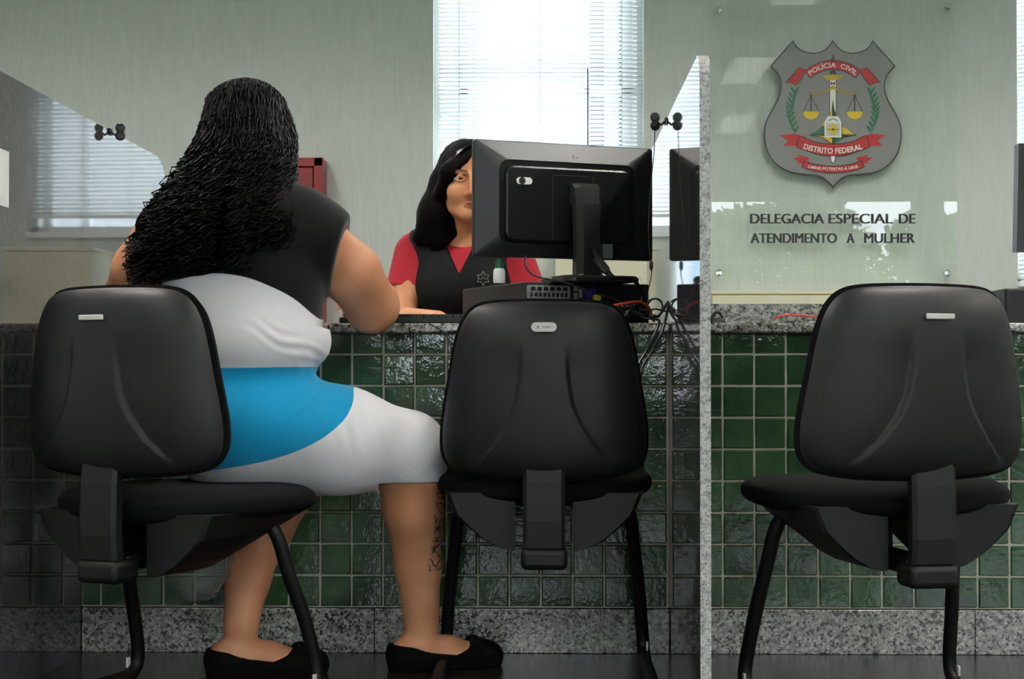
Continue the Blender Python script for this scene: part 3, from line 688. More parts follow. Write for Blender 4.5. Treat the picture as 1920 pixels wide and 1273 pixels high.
BP = [(150, 545), (260, 531), (330, 524), (400, 514), (460, 520), (510, 538), (550, 560), (585, 592), (620, 620), (700, 700)]
BX = np.array([A(p, 600, 3.44)[0] for p, q in BP]); BZ = np.array([A(500, q, 3.44)[2] for p, q in BP])
TPb = [(300, 690), (560, 688), (600, 688), (612, 700), (640, 706), (648, 722), (655, 745), (656, 762)]; BPb = [(300, 905), (390, 882), (450, 873), (510, 861), (560, 845), (600, 825), (630, 800), (648, 776), (656, 762)]
def npx(l, Y): return np.array([A(p, 600, Y)[0] for p, q in l]), np.array([A(500, q, Y)[2] for p, q in l])
TX, TZ = npx(TPb, 3.46); QX, QZ = npx(BPb, 3.46)
_b = smooth_path([(a, 0, b) for a, b in zip(BX, BZ)], 10); BX = np.array([p.x for p in _b]); BZ = np.array([p.z for p in _b])
att_black = lambda W: W[:, 2]-np.interp(W[:, 0], BX, BZ)
_c = [(260, 690), (420, 690), (560, 688), (600, 689), (625, 699), (644, 714), (654, 736), (655, 758), (646, 782), (628, 803), (600, 825), (560, 845), (510, 861), (450, 873), (390, 882), (260, 905)]
_q = smooth_path([(A(p, 600, 3.46)[0], 0, A(500, q, 3.46)[2]) for p, q in _c], 6); BLUE = np.array([(p.x, p.z) for p in _q])
def att_blue(W):
    x, z = W[:, 0], W[:, 2]; ins = np.zeros(len(x), bool); d = np.full(len(x), 9.0)
    for k in range(len(BLUE)):
        (x1, z1), (x2, z2) = BLUE[k], BLUE[(k+1) % len(BLUE)]; ex, ez = x2-x1, z2-z1; t = np.clip(((x-x1)*ex+(z-z1)*ez)/(ex*ex+ez*ez+1e-12), 0, 1)
        d = np.minimum(d, np.hypot(x-x1-t*ex, z-z1-t*ez)); c = (z1 > z) != (z2 > z)
        ins ^= c & (x < ex*(z-z1)/(ez if ez else 1e-12)+x1)
    return np.where(ins, d, -d)
sd = SDF(lo, hi, .0048)
torso(sd, .002); thighs(sd, .002)
sd.cone(A(560, 424, 3.52), A(606, 448, 3.54), .064, .066, .04); sd.cone(A(606, 448, 3.54), A(640, 500, 3.58), .066, .064, .03); sd.cone(A(330, 432, 3.52), A(275, 462, 3.54), .06, .062, .04)     # cap sleeves
sd.cone(A(764, 848, 3.66), A(778, 925, 3.69), .080, .072, .03); sd.cone(A(545, 896, 3.84), A(520, 930, 3.83), .075, .072, .03)
sd.cone(A(690, 850, 3.70), A(575, 880, 3.83), .07, .07, .05)
sd.ell(A(598, 640, 3.55), (.022, .05, .035), .035)
a0 = A(655, 392, 3.5); a1 = A(614, 540, 3.5); nx_, nz_ = (a0[2]-a1[2]), -(a0[0]-a1[0]); nn = math.hypot(nx_, nz_)
sd.clip(lambda x, y, z: ((x-a0[0])*nx_+(z-a0[2])*nz_)/nn+0*y, (a1[0]-.10, 3.2, .76), (.04, 4.32, 1.32))
b0 = A(258, 470, 3.5); sd.clip(lambda x, y, z: (b0[0]-x)+0*y+0*z, (-1.05, 3.2, .70), (b0[0]+.02, 4.32, 1.32))
zh = A(780, 905, 3.62)[2]; xk = A(700, 905, 3.66)[0]
sd.clip(lambda x, y, z: (zh+.055*np.clip((x-xk)*-1, -.2, 1)*0-z)+0*x+0*y, (xk+.02, 3.2, 0), (.04, 4.32, zh+.03))
zl = A(540, 925, 3.84)[2]; sd.clip(lambda x, y, z: (zl-z)+0*x+0*y, (-1.05, 3.3, 0), (xk+.02, 4.32, zl+.02))
ct = A(455, 372, 3.53); sd.ell(ct, (.072, .072, .05), .01, 's')                     # neckline
def wrinkle(V):
    x, z = V[:, 0], V[:, 2]; x0, z0 = A(560, 640, 3.5)[0], A(560, 640, 3.5)[2]
    m1 = np.exp(-((x-x0)/.07)**2-((z-z0)/.045)**2); d = .0021*m1*np.sin((z+.45*x+.008*np.sin(x*55))*2*math.pi/.027)*np.clip(.5+.7*np.sin(z*61+x*33), 0, 1)
    x1, z1 = A(600, 745, 3.5)[0], A(600, 745, 3.5)[2]
    rr = np.hypot(x-A(500, 690, 3.5)[0], z-A(500, 690, 3.5)[2]); m2 = np.exp(-((x-x1)/.06)**2-((z-z1)/.06)**2); d += .0018*m2*np.sin(rr*2*math.pi/.022)
    x2, z2 = A(795, 880, 3.6)[0], A(795, 880, 3.6)[2]; m3 = np.exp(-((x-x2)/.04)**2-((z-z2)/.03)**2); d += .0011*m3*np.sin((z+.9*x)*2*math.pi/.016)
    x3, z3 = A(690, 800, 3.6)[0], A(690, 800, 3.6)[2]; m4 = np.exp(-((x-x3)/.06)**2-((z-z3)/.05)**2); d += .0011*m4*np.sin((x+.25*z)*2*math.pi/.03)
    V = V.copy(); V[:, 1] -= d; V[:, 0] += d*.5; return V
sdf_obj('dress', sd, M['dress'], cust, {'black': att_black, 'blue': att_blue}, 2, wrinkle, label='sleeveless black, white and blue dress')
# shoes
M['shoe'] = mat('black_suede', srgb(9, 8, 8), .9, spec=.1)
def shoe(ank, u):
    u = np.array(u, float); u /= np.linalg.norm(u); b0 = np.array([ank[0], ank[1], 0]); lo_ = b0-np.array([.16, .16, .01]); hi_ = b0+np.array([.28, .22, .12])
    sd = SDF(lo_, hi_, .0032); foot(sd, ank, u, .235, .008); t = b0+u*.165; s_ = np.array([u[1], -u[0], 0])
    sd.cone(b0+u*.10+np.array([0, 0, .024]), t+np.array([0, 0, .020]), .038, .026, .02)
    sd.cone(b0-u*.04+np.array([0, 0, .004]), b0+u*.15+np.array([0, 0, .003]), .036, .036, .01)
    def top(x, y, z):
        q = (x-b0[0])*u[0]+(y-b0[1])*u[1]
        return z-np.interp(q.ravel(), [-.08, -.03, .02, .07, .10, .13, .3], [.062, .056, .040, .034, .046, .075, .12]).reshape(q.shape)
    sd.clip(lambda x, y, z: top(x+0*z, y+0*z, z+0*x+0*y)); sd.clip(lambda x, y, z: .0005-z+0*x+0*y)
    for q in (-1, 1):
        sd.ell(b0+u*.128+s_*q*.018+np.array([0, 0, .058]), (.017, .017, .010), .004); sd.ell(b0+u*.142+s_*q*.012+np.array([0, 0, .050]), (.013, .013, .009), .004)
    sd.ell(b0+u*.130+np.array([0, 0, .060]), (.008, .008, .009), .003)
    return sdf_obj('shoe', sd, M['shoe'], cust, None, 1, label='black flat ballet shoe with a bow')
shoe(RA, RU); shoe(LA, LU)
# curly hair
def strands(name, paths, radius, matl, parent, n=4, label=None):
    m = MB(); off = Vector(parent.location) if parent else Vector((0, 0, 0)); vs = []; fs = []; base = 0
    for pth in paths:
        pth = np.asarray(pth)-np.array(off); k = len(pth); T = np.gradient(pth, axis=0); T /= np.linalg.norm(T, axis=1)[:, None]+1e-9
        ref = np.where(np.abs(T[:, 2:3]) < .9, [[0, 0, 1.]], [[1., 0, 0]]); a = np.cross(T, ref); a /= np.linalg.norm(a, axis=1)[:, None]+1e-9; b = np.cross(T, a)
        rad = radius*np.clip(np.linspace(1.15, .45, k), 0, 1)[:, None]
        ring = np.stack([pth+(a*math.cos(q)+b*math.sin(q))*rad for q in np.arange(n)*2*math.pi/n], 1).reshape(-1, 3)
        vs.append(ring); i = np.arange(k-1)[:, None]*n; j = np.arange(n)[None]; j2 = (j+1) % n
        fs.append(np.stack([i+j, i+j2, i+n+j2, i+n+j], 2).reshape(-1, 4)+base); base += len(ring)
    V = np.concatenate(vs); Fq = np.concatenate(fs); me = bpy.data.meshes.new(name); me.vertices.add(len(V)); me.vertices.foreach_set('co', V.astype(np.float32).ravel())
    me.loops.add(len(Fq)*4); me.loops.foreach_set('vertex_index', Fq.astype(np.int32).ravel()); me.polygons.add(len(Fq)); me.polygons.foreach_set('loop_start', np.arange(len(Fq), dtype=np.int32)*4); me.polygons.foreach_set('loop_total', np.full(len(Fq), 4, np.int32))
    me.polygons.foreach_set('use_smooth', np.ones(len(Fq), bool)); me.update(calc_edges=True); me.materials.append(matl)
    o = bpy.data.objects.new(name, me); C.objects.link(o)
    if parent: o.parent = parent
    if label: o['label'] = label
    return o
HY = 3.46
sd = SDF((-1.0, 3.28, .70), (-.2, 3.72, 1.32), .005)
sd.ell(HC+np.array([.0, -.008, .030]), (.094, .108, .100), .02); sd.ell(HC+np.array([0, -.02, -.05]), (.098, .090, .10), .03)
sd.cone(A(450, 330, 3.50), A(425, 410, 3.46), .100, .125, .04, sy=1.7); sd.cone(A(400, 390, 3.47), A(325, 445, 3.46), .095, .070, .04, sy=1.8)
sd.cone(A(470, 370, 3.47), A(505, 405, 3.45), .085, .050, .04, sy=1.8); sd.cone(A(420, 420, 3.46), A(400, 462, 3.45), .115, .080, .04, sy=1.9)
sd.cone(A(300, 430, 3.47), A(285, 475, 3.47), .050, .030, .03, sy=1.3)
sd.ell(HC+np.array([.02, .10, -.05]), (.07, .06, .09), .01, 's')
sdf_obj('hair_mass', sd, M['hair_under'], cust, None, 2)
paths = []; hr = np.random.default_rng(5)
for i in range(1050):
    ph = hr.uniform(-1, 1)*math.radians(118); th = math.radians(hr.uniform(8, 55))   # ph: around the back of the head
    top = HC+np.array([0, -.008, .030])+np.array([.100*math.sin(th)*math.sin(ph), -.116*math.sin(th)*math.cos(ph), .104*math.cos(th)])
    side = HC+np.array([0, -.012, -.02])+np.array([.107*math.sin(ph), -.124*math.cos(ph), hr.uniform(-.04, .02)])
    u = math.sin(ph)                                             # -1 left .. 1 right
    sx = 428+u*(hr.uniform(95, 135) if u < 0 else hr.uniform(60, 100))-20*(u < 0); sy = 392+hr.uniform(-20, 15)+18*abs(u)
    sh = A(sx, sy, 3.375+.07*abs(u)**2+hr.uniform(-.015, .012))
    ex = 395+u*(hr.uniform(110, 175) if u < 0 else hr.uniform(90, 125))+hr.uniform(-15, 15)+(30 if u > 0 else 0); ey = hr.uniform(440, 512) if u < .35 else hr.uniform(400, 470)
    if u < -.55: ey = hr.uniform(455, 540); ex = hr.uniform(236, 300)
    en = A(ex, ey, 3.378+.07*abs(u)**2+hr.uniform(-.015, .012))
    ctrl = smooth_path([top, side, sh, en], 22); q = np.array([tuple(c) for c in ctrl]); n = len(q); t = np.linspace(0, 1, n)
    dl = np.r_[0, np.cumsum(np.linalg.norm(np.diff(q, axis=0), axis=1))]
    amp = .0018+.0105*smoothstep(t, .28, .62)*hr.uniform(.6, 1.25); fr = 2*math.pi/hr.uniform(.026, .042); p0 = hr.uniform(0, 6.28)
    q[:, 0] += amp*np.sin(dl*fr+p0); q[:, 1] += amp*np.cos(dl*fr+p0)*.8; q[:, 2] += amp*.4*np.sin(dl*fr*1.3+p0)
    paths.append(q)
for i in range(90):        # flyaway curls along the left outline
    y0 = hr.uniform(300, 500); x0 = np.interp(y0, [300, 340, 380, 430, 500], [362, 330, 290, 258, 262])+hr.uniform(-2, 18)
    a = A(x0+12, y0-18, 3.46); b = A(x0-hr.uniform(2, 10), y0+8, 3.46); c = A(x0-hr.uniform(-6, 9), y0+hr.uniform(25, 42), 3.46)
    q = np.array([tuple(k) for k in smooth_path([a, b, c], 14)]); dl = np.linspace(0, .07, len(q)); p0 = hr.uniform(0, 6.28)
    q[:, 0] += .006*np.sin(dl*210+p0); q[:, 1] += .006*np.cos(dl*210+p0); paths.append(q)
strands('curls', paths, .0020, M['hair'], cust)
# --- the officer behind the counter ------------------------------------------------
OY = 4.80
B_ = lambda px, py, Y=OY: np.array(P(px, py, Y))
off = empty('person', (B_(872, 600)[0], OY, 0), label='seated officer in red shirt and black vest, face half hidden by the monitor', cat='person')
OH = B_(878, 341, 4.72); ang = math.radians(9); OR = np.array([[math.cos(ang), -math.sin(ang), 0], [math.sin(ang), math.cos(ang), 0], [0, 0, 1]])
h_ = lambda x, y, z: OH+OR @ np.array([x, y, z])
lo2 = (-.56, 4.28, .40); hi2 = (.30, 5.06, 1.36)
def otorso(sd, g=0.0, k=.04):
    sd.cone(B_(790, 468), B_(950, 466), .052+g, .052+g, k); sd.ell(B_(868, 530, 4.79), (.150+g, .098+g, .13+g), k)
    sd.ell(B_(868, 600, 4.80), (.135+g, .10+g, .13+g), k); sd.ell(B_(868, 690, 4.82), (.155+g, .115+g, .12+g), k); sd.ell(B_(868, 540, 4.72), (.12+g, .06+g, .07+g), k)
sd = SDF(lo2, hi2, .0034)
otorso(sd, -.008)
S1 = B_(775, 478); E1 = B_(752, 590, 4.70); S2 = B_(962, 478); E2 = B_(1000, 590, 4.72)
sd.cone(S1, E1, .046, .038, .03); sd.cone(S2, E2, .046, .038, .03)
OW1 = np.array([B_(822, 590, 4.44)[0], 4.44, .800]); OW2 = np.array([B_(905, 590, 4.55)[0]+.03, 4.56, .822]); E1[2] = .775; E2[2] = .775
E1[1] = 4.73; sd.cone(B_(757, 600, 4.70), OW1, .036, .023, .02); sd.cone(B_(998, 570, 4.73), OW2, .038, .025, .02)
hand(sd, OW1, (.80, -.45, -.08), -1); hand(sd, OW2, (-.3, -.95, -.2), 1)
sd.cone(B_(868, 460, 4.79), h_(0, .03, -.07), .052, .050, .03)
# head
sd.ell(h_(0, .022, .028), (.073, .092, .086), .02, R=OR); sd.ell(h_(0, -.018, -.040), (.056, .064, .066), .03, R=OR)
sd.ell(h_(0, -.060, -.094), (.024, .020, .018), .022); sd.cone(h_(-.048, .0, -.062), h_(-.012, -.058, -.098), .018, .014, .025); sd.cone(h_(.048, .0, -.062), h_(.012, -.058, -.098), .018, .014, .025)
for q in (-1, 1):
    sd.ell(h_(q*.037, -.048, -.034), (.027, .026, .028), .02)                         # cheek
    sd.ell(h_(q*.031, -.082, .003), (.0175, .012, .0105), .010, 's')                  # socket
    sd.cone(h_(q*.012, -.083, .018), h_(q*.045, -.070, .020), .007, .006, .010)        # brow ridge
    sd.cone(h_(q*.017, -.0750, .0025), h_(q*.030, -.0785, .0078), .0042, .0044, .003); sd.cone(h_(q*.030, -.0785, .0078), h_(q*.046, -.066, .001), .0044, .0034, .003)
    sd.cone(h_(q*.018, -.0745, -.002), h_(q*.031, -.0772, -.0068), .0034, .0036, .003); sd.cone(h_(q*.031, -.0772, -.0068), h_(q*.045, -.066, -.001), .0032, .003, .003)
    sd.ell(h_(q*.0130, -.089, -.044), (.0092, .011, .0082), .006); sd.ell(h_(q*.0075, -.098, -.0515), (.0035, .005, .003), .002, 's')
    sd.ell(h_(q*.074, .01, -.008), (.007, .016, .028), .008)
sd.cone(h_(0, -.082, .008), h_(0, -.101, -.038), .0075, .0095, .010); sd.ell(h_(0, -.102, -.041), (.0095, .010, .008), .006)
sd.cone(h_(-.021, -.078, -.0695), h_(0, -.0885, -.0665), .0030, .0042, .004); sd.cone(h_(.021, -.078, -.0695), h_(0, -.0885, -.0665), .0030, .0042, .004)
sd.cone(h_(-.018, -.078, -.0735), h_(0, -.086, -.0765), .003, .0052, .004); sd.cone(h_(.018, -.078, -.0735), h_(0, -.086, -.0765), .003, .0052, .004)
def loc(W): return (W-OH) @ OR
def att_lip(W):
    p = loc(W); x, z = p[:, 0], p[:, 2]; up = -.0635-.17*np.abs(x); lowr = -.0798+.52*np.abs(x)
    return np.where(p[:, 1] < -.06, np.minimum(np.minimum(up-z, z-lowr), .024-np.abs(x)), -1)
def att_brow(W):
    p = loc(W); x, z = np.abs(p[:, 0]), p[:, 2]; c = .0185+.004*np.sin(np.clip((x-.012)/.036, 0, 1)*math.pi)
    return np.where(p[:, 1] < -.03, np.minimum(.0040-np.abs(z-c), np.minimum(x-.012, .050-x)), -1)
sdf_obj('body', sd, M['skin2'], off, {'lip': att_lip, 'brow': att_brow}, 1)
M['eye_white'] = mat('eye_white', srgb(215, 208, 202), .2); M['iris'] = mat('iris', srgb(40, 26, 20), .1)
for q in (-1, 1):
    c = Vector(h_(q*.031, -.0655, .001))-Vector(off.location); m = MB(); n = 20; R = .0128; v = []; f = []
    gaze = Vector(OR @ np.array([.22, -1, -.06])).normalized(); ax = gaze.to_track_quat('Z', 'Y').to_matrix()
    prof = [(R*math.sin(t), R*math.cos(t)) for t in np.linspace(.001, math.pi-.001, 16)]
    for i, (r, z) in enumerate(prof):
        for k in range(n): a = 2*math.pi*k/n; v.append(ax @ Vector((r*math.cos(a), r*math.sin(a), z))+c)
    for i in range(15):
        for k in range(n): f.append((i*n+k, i*n+(k+1) % n, (i+1)*n+(k+1) % n, (i+1)*n+k)); m.m.append(1 if i < 3 else 0); m.sm.append(True)
    m.v = v; m.f = f; m.build('eye', [M['eye_white'], M['iris']], off)
# clothes of the officer
M['red_shirt'] = noise_mat('red_knit', srgb(165, 22, 38), srgb(178, 28, 46), 40, .85, bs=.3, bd=.002); M['vest'] = noise_mat('black_vest_canvas', srgb(17, 18, 18), srgb(25, 26, 26), 60, .85, bs=.4, bd=.002, spec=.2)
sd = SDF(lo2, hi2, .0045); otorso(sd, .0)
for S_, E_, sx in ((S1, B_(757, 548, 4.75), -1), (S2, B_(990, 548, 4.75), 1)):
    sd.cone(S_, E_, .056, .052, .03)
zc1 = B_(760, 536, 4.75)[2]
for x0_, x1_ in ((-.56, B_(784, 500)[0]), (B_(954, 500)[0], .30)): sd.clip(lambda x, y, z: zc1-z+0*x+0*y, (x0_, 4.28, .4), (x1_, 5.06, zc1+.03))
sd.ell(B_(868, 440, 4.76), (.062, .075, .040), .008, 's'); sdf_obj('shirt', sd, M['red_shirt'], off, None, 2)
sd = SDF(lo2, hi2, .004); otorso(sd, .009)
xl_, xr_ = B_(766, 500, 4.74)[0], B_(972, 500, 4.74)[0]
sd.clip(lambda x, y, z: np.maximum(xl_-.02*np.clip((z-1.0)/.1, -1, 1)*0-x, x-xr_)+0*y+0*z)
V0 = B_(861, 514, 4.66); Vl = B_(826, 440, 4.70); Vr = B_(896, 440, 4.70)
def vneck(x, y, z):
    tl = (z-V0[2])/(Vl[2]-V0[2]); xa = V0[0]+(Vl[0]-V0[0])*tl; xb = V0[0]+(Vr[0]-V0[0])*tl
    inside = np.minimum(np.minimum(x-xa, xb-x), z-V0[2]); return inside+0*y
sd.clip(vneck, (-.56, 4.28, .6), (.30, 4.80, 1.36))
sd.clip(lambda x, y, z: .066-np.hypot(x-B_(868, 0)[0], (y-4.78))+0*z, (-.56, 4.28, B_(868, 475)[2]), (.3, 5.06, 1.36))
vest = sdf_obj('vest', sd, M['vest'], off, None, 2)
m = MB(); o = Vector(off.location)
c = Vector(B_(791, 545, 4.708)); m.box(c-o, (.028, .004, .011), bev=.001); m.build('tag', M['paper'], off, label='small white tag on the vest')
M['emblem_line'] = mat('emblem_thread', srgb(170, 170, 168), .7)
m = MB(); cc = Vector(B_(906, 522, 4.655)); star = []
for k in range(13): a = math.pi/2+k*math.pi/6*1; rr = .019 if k % 2 == 0 else .011; star.append(cc-o+Vector((rr*math.cos(a), -.002, rr*math.sin(a))))
m.tube(star, .0011, 5); m.tube([cc-o+Vector((-.006, -.002, -.004)), cc-o+Vector((0, -.002, .006)), cc-o+Vector((.007, -.002, -.003))], .001, 5); m.build('vest_emblem', M['emblem_line'], off)
# officer hair
sd = SDF((-.42, 4.60, .95), (.06, 4.95, 1.36), .0036)
sd.ell(h_(0, .030, .034), (.086, .100, .090), .02, R=OR); sd.cone(h_(-.072, .03, 0), h_(-.088, .03, -.085), .036, .044, .03); sd.cone(h_(-.088, .03, -.085), h_(-.082, .02, -.165), .044, .030, .03)
sd.cone(h_(-.084, .035, -.08), h_(-.132, .04, -.155), .040, .022, .03)
sd.cone(h_(.072, .03, 0), h_(.080, .03, -.10), .034, .036, .03); sd.cone(h_(.080, .03, -.10), h_(.072, .02, -.17), .036, .024, .03); sd.cone(h_(0, .07, -.02), h_(0, .075, -.13), .07, .07, .03)
sd.cone(h_(.045, -.058, .070), h_(-.060, -.052, .022), .022, .024, .02); sd.cone(h_(-.060, -.052, .022), h_(-.076, -.02, -.03), .020, .02, .02)   # fringe swept to one side
sd.ell(h_(.012, -.080, -.030), (.066, .050, .082), .008, 's', R=OR)
sd.ell(h_(.030, -.080, .03), (.040, .045, .055), .008, 's', R=OR)
sdf_obj('hair_mass', sd, M['hair_under'], off, None, 2)
paths = []
for i in range(260):
    ph = hr.uniform(-2.2, 2.2); th = math.radians(hr.uniform(5, 60))
    t0 = h_(.087*math.sin(th)*math.sin(ph), .030-(-1)*.101*math.sin(th)*math.cos(ph), .034+.091*math.cos(th))
    t1 = h_(.089*math.sin(ph), .030+.102*math.cos(ph), .01+hr.uniform(-.02, .02))
    sgn = -1 if math.sin(ph) < 0 else 1
    t2 = h_(sgn*(.085+.03*hr.uniform(0, 1))*abs(math.sin(ph))**.5, .035+.07*math.cos(ph)*hr.uniform(.6, 1), -.09)
    t3 = h_(sgn*(.075+.075*hr.uniform(0, 1))*abs(math.sin(ph))**.5, .03+.05*math.cos(ph), hr.uniform(-.20, -.15))
    paths.append(np.array([tuple(c) for c in smooth_path([t0, t1, t2, t3], 9)]))
for i in range(110):      # front fringe and the lock beside the face
    s0 = hr.uniform(0, 1); t0 = h_(.03-.02*s0, -.03-.02*hr.uniform(0, 1), .112-.01*s0); t1 = h_(-.02-.02*s0, -.062+.02*s0, .083-.03*s0*hr.uniform(.2, 1)); t2 = h_(-.066, -.040+.025*s0, .028-.01*s0); t3 = h_(-.083-.006*s0, -.005+.02*s0, -.06); t4 = h_(-.07-.04*hr.uniform(0, 1), .01*s0, -.165)
    paths.append(np.array([tuple(c) for c in smooth_path([t0, t1, t2, t3, t4], 8)]))
strands('hair_strands', paths, .0015, M['hair'], off)
sd = SDF((-.42, 4.2, -.01), (.12, 5.0, .66), .009); cxo = B_(868, 0)[0]
for q in (-1, 1):
    sd.cone((cxo+q*.08, 4.82, .57), (cxo+q*.09, 4.46, .53), .088, .065, .04); sd.cone((cxo+q*.09, 4.46, .53), (cxo+q*.09, 4.52, .09), .06, .045, .02)
sd.ell((cxo, 4.84, .58), (.15, .12, .09), .04); M['trouser'] = mat('dark_trousers', srgb(22, 23, 28), .85); sdf_obj('trousers', sd, M['trouser'], off, None, 1)
for q in (-1, 1):
    sd = SDF((cxo+q*.09-.06, 4.28, 0), (cxo+q*.09+.06, 4.60, .14), .006); sd.cone((cxo+q*.09, 4.53, .04), (cxo+q*.09, 4.36, .03), .042, .034, .02); sd.cone((cxo+q*.09, 4.52, .05), (cxo+q*.09, 4.52, .11), .045, .045, .02); sd.clip(lambda x, y, z: .001-z+0*x+0*y); sdf_obj('shoe', sd, M['shoe'], off, None, 1)
# ------------------------------------------------------------------ computer on the counter
U = Vector((.41, .185, 0)).normalized(); W_ = Vector((-.185, .41, 0)).normalized(); Zu = Vector((0, 0, 1))
RM = Matrix((U, W_, Zu)).transposed()          # local x along the case back, y away from the camera
corner = Vector((P(985, 528, 4.08).x, 4.08, TOPZ)); PCH = P(985, 528, 4.08).z-TOPZ
def rempty(name, loc, **k):
    o = empty(name, loc, 0, **k); o.rotation_euler = RM.to_euler(); return o
pc = rempty('desktop_computer', corner, label='black desktop computer case lying flat on the counter under the monitor', cat='computer')
m = MB(); m.b2((0, .004, .004), (.338, .415, PCH), 0, .003); m.b2((.004, 0, .006), (.334, .01, PCH-.004), 0, .001)
for q in ((.03, .03), (.30, .03), (.03, .38), (.30, .38)): m.lathe([(.012, 0), (.012, .006)], (q[0], q[1], 0), 10)
m.build('case', M['pc'], pc)
m = MB(); m.b2((.004, -.0025, PCH-.040), (.118, .001, PCH-.008), 0, .0005); m.build('rear_panel', M['steel'], pc)
m = MB()
for k in range(9): m.b2((.012+k*.0115, -.004, PCH-.036), (.019+k*.0115, -.001, PCH-.026), 0)
for k in range(6): m.b2((.014+k*.017, -.004, PCH-.021), (.025+k*.017, -.001, PCH-.012), 0)
m.build('port_row', M['pc'], pc)
m = MB(); m.b2((.128, -.006, PCH-.040), (.136, .001, PCH-.024)); m.b2((.128, -.006, PCH-.020), (.137, .001, PCH-.008)); m.b2((.142, -.004, PCH-.036), (.150, .001, PCH-.012)); m.build('usb_port', M['steel'], pc)
m = MB(); m.b2((.158, -.012, PCH-.036), (.170, .001, PCH-.018)); m.b2((.174, -.008, PCH-.030), (.186, .001, PCH-.010)); m.build('video_plug', M['blue'], pc)
m = MB(); m.b2((.180, -.020, PCH-.046), (.194, 0, PCH-.028), 0, .002); m.build('yellow_plug', M['yellow'], pc)
m = MB()
for i in range(9):
    for j in range(4): m.lathe([(.0028, 0), (.0028, .0015)], (.235+i*.0095, -.001, PCH-.018-j*.0095), 6, R=Matrix.Rotation(math.pi/2, 3, 'X'))
m.build('vent_grille', M['shell'], pc)
# monitor
ml = P(888, 260, 4.085); MH = .285; MWd = .488
mz0 = P(888, 480, 4.085).z
moff = .12
mon = rempty('monitor', corner+U*.150+W_*.075+Zu*PCH, label='black computer monitor with a pill-shaped white sticker seen from behind, on the computer case', cat='monitor')
o = mon.location
def ML(px, py, Y): return RM.transposed() @ (P(px, py, Y)-o)
LL = RM.transposed() @ (Vector((P(888, 400, 4.09).x, 4.09, mz0))-o); mx0, my0, mzb = LL.x, LL.y, LL.z
mx1 = mx0+MWd; mzt = mzb+MH
def rrect(x0, x1, z0, z1, r, n=6):
    out = []
    for (cx_, cz_, a0_) in ((x1-r, z1-r, 0), (x0+r, z1-r, 90), (x0+r, z0+r, 180), (x1-r, z0+r, 270)):
        for k in range(n+1): a = math.radians(a0_+90*k/n); out.append((cx_+r*math.cos(a), cz_+r*math.sin(a)))
    return out
def loft(m, rings, mi=0, smooth=False):
    n = len(rings[0]); v = [p for r in rings for p in r]; f = []
    for i in range(len(rings)-1):
        for k in range(n): f.append((i*n+k, i*n+(k+1) % n, (i+1)*n+(k+1) % n, (i+1)*n+k))
    f.append(tuple(reversed(range(n)))); f.append(tuple(range((len(rings)-1)*n, len(rings)*n))); m.add(v, f, mi, smooth)
def ring(x0, x1, z0, z1, r, y): return [(a, y, b) for a, b in rrect(x0, x1, z0, z1, r)]
m = MB(); loft(m, [ring(mx0, mx1, mzb, mzt, .008, my0+.012), ring(mx0, mx1, mzb, mzt, .008, my0), ring(mx0+.002, mx1-.002, mzb+.002, mzt-.002, .008, my0-.002),
                   ring(mx0+.058, mx1-.058, mzb+.030, mzt-.048, .028, my0-.020), ring(mx0+.060, mx1-.060, mzb+.032, mzt-.050, .028, my0-.016)])
m.build('rear_shell', M['mon'], mon)
m = MB(); loft(m, [ring(mx0+.060, mx1-.060, mzb+.032, mzt-.050, .028, my0-.014), ring(mx0+.062, mx1-.062, mzb+.034, mzt-.052, .026, my0-.0165)]); 
loft(m, [ring(mx0+.072, mx1-.072, mzb+.036, mzt-.062, .022, my0-.016), ring(mx0+.074, mx1-.074, mzb+.038, mzt-.064, .022, my0-.028), ring(mx0+.078, mx1-.078, mzb+.042, mzt-.068, .02, my0-.030)])
m.build('rear_hump', M['mon2'], mon)
m = MB(); loft(m, [ring(mx0+.008, mx1-.008, mzb+.012, mzt-.008, .003, my0+.0125), ring(mx0+.008, mx1-.008, mzb+.012, mzt-.008, .003, my0+.0135)]); m.build('screen', M['screen'], mon)
xc = (mx0+mx1)/2; zc_ = (mzb+mzt)/2+.004
def onback(px, py):          # a point on the monitor's rear plane under a photo pixel
    d = (P(px, py, 4.2)-Vector((0, 0, CAMZ))); c = Vector((0, 0, CAMZ)); nrm = RM @ Vector((0, 1, 0)); p0 = o+RM @ Vector((0, my0-.030, 0)); t = (p0-c).dot(nrm)/d.dot(nrm); return RM.transposed() @ (c+d*t-o)
m = MB(); va = onback(1036, 328); vb = onback(1112, 450); y = my0-.0305
for a, b in (((va.x, va.z), (vb.x, va.z)), ((va.x, va.z), (va.x, vb.z)), ((vb.x, va.z), (vb.x, vb.z))): m.b2((min(a[0], b[0])-.0009, y-.0008, min(a[1], b[1])-.0009), (max(a[0], b[0])+.0009, y+.001, max(a[1], b[1])+.0009))
M['mon3'] = plastic('monitor_mount_edge', srgb(52, 52, 54), .35, .1); m.build('mount_plate_rim', M['mon3'], mon)
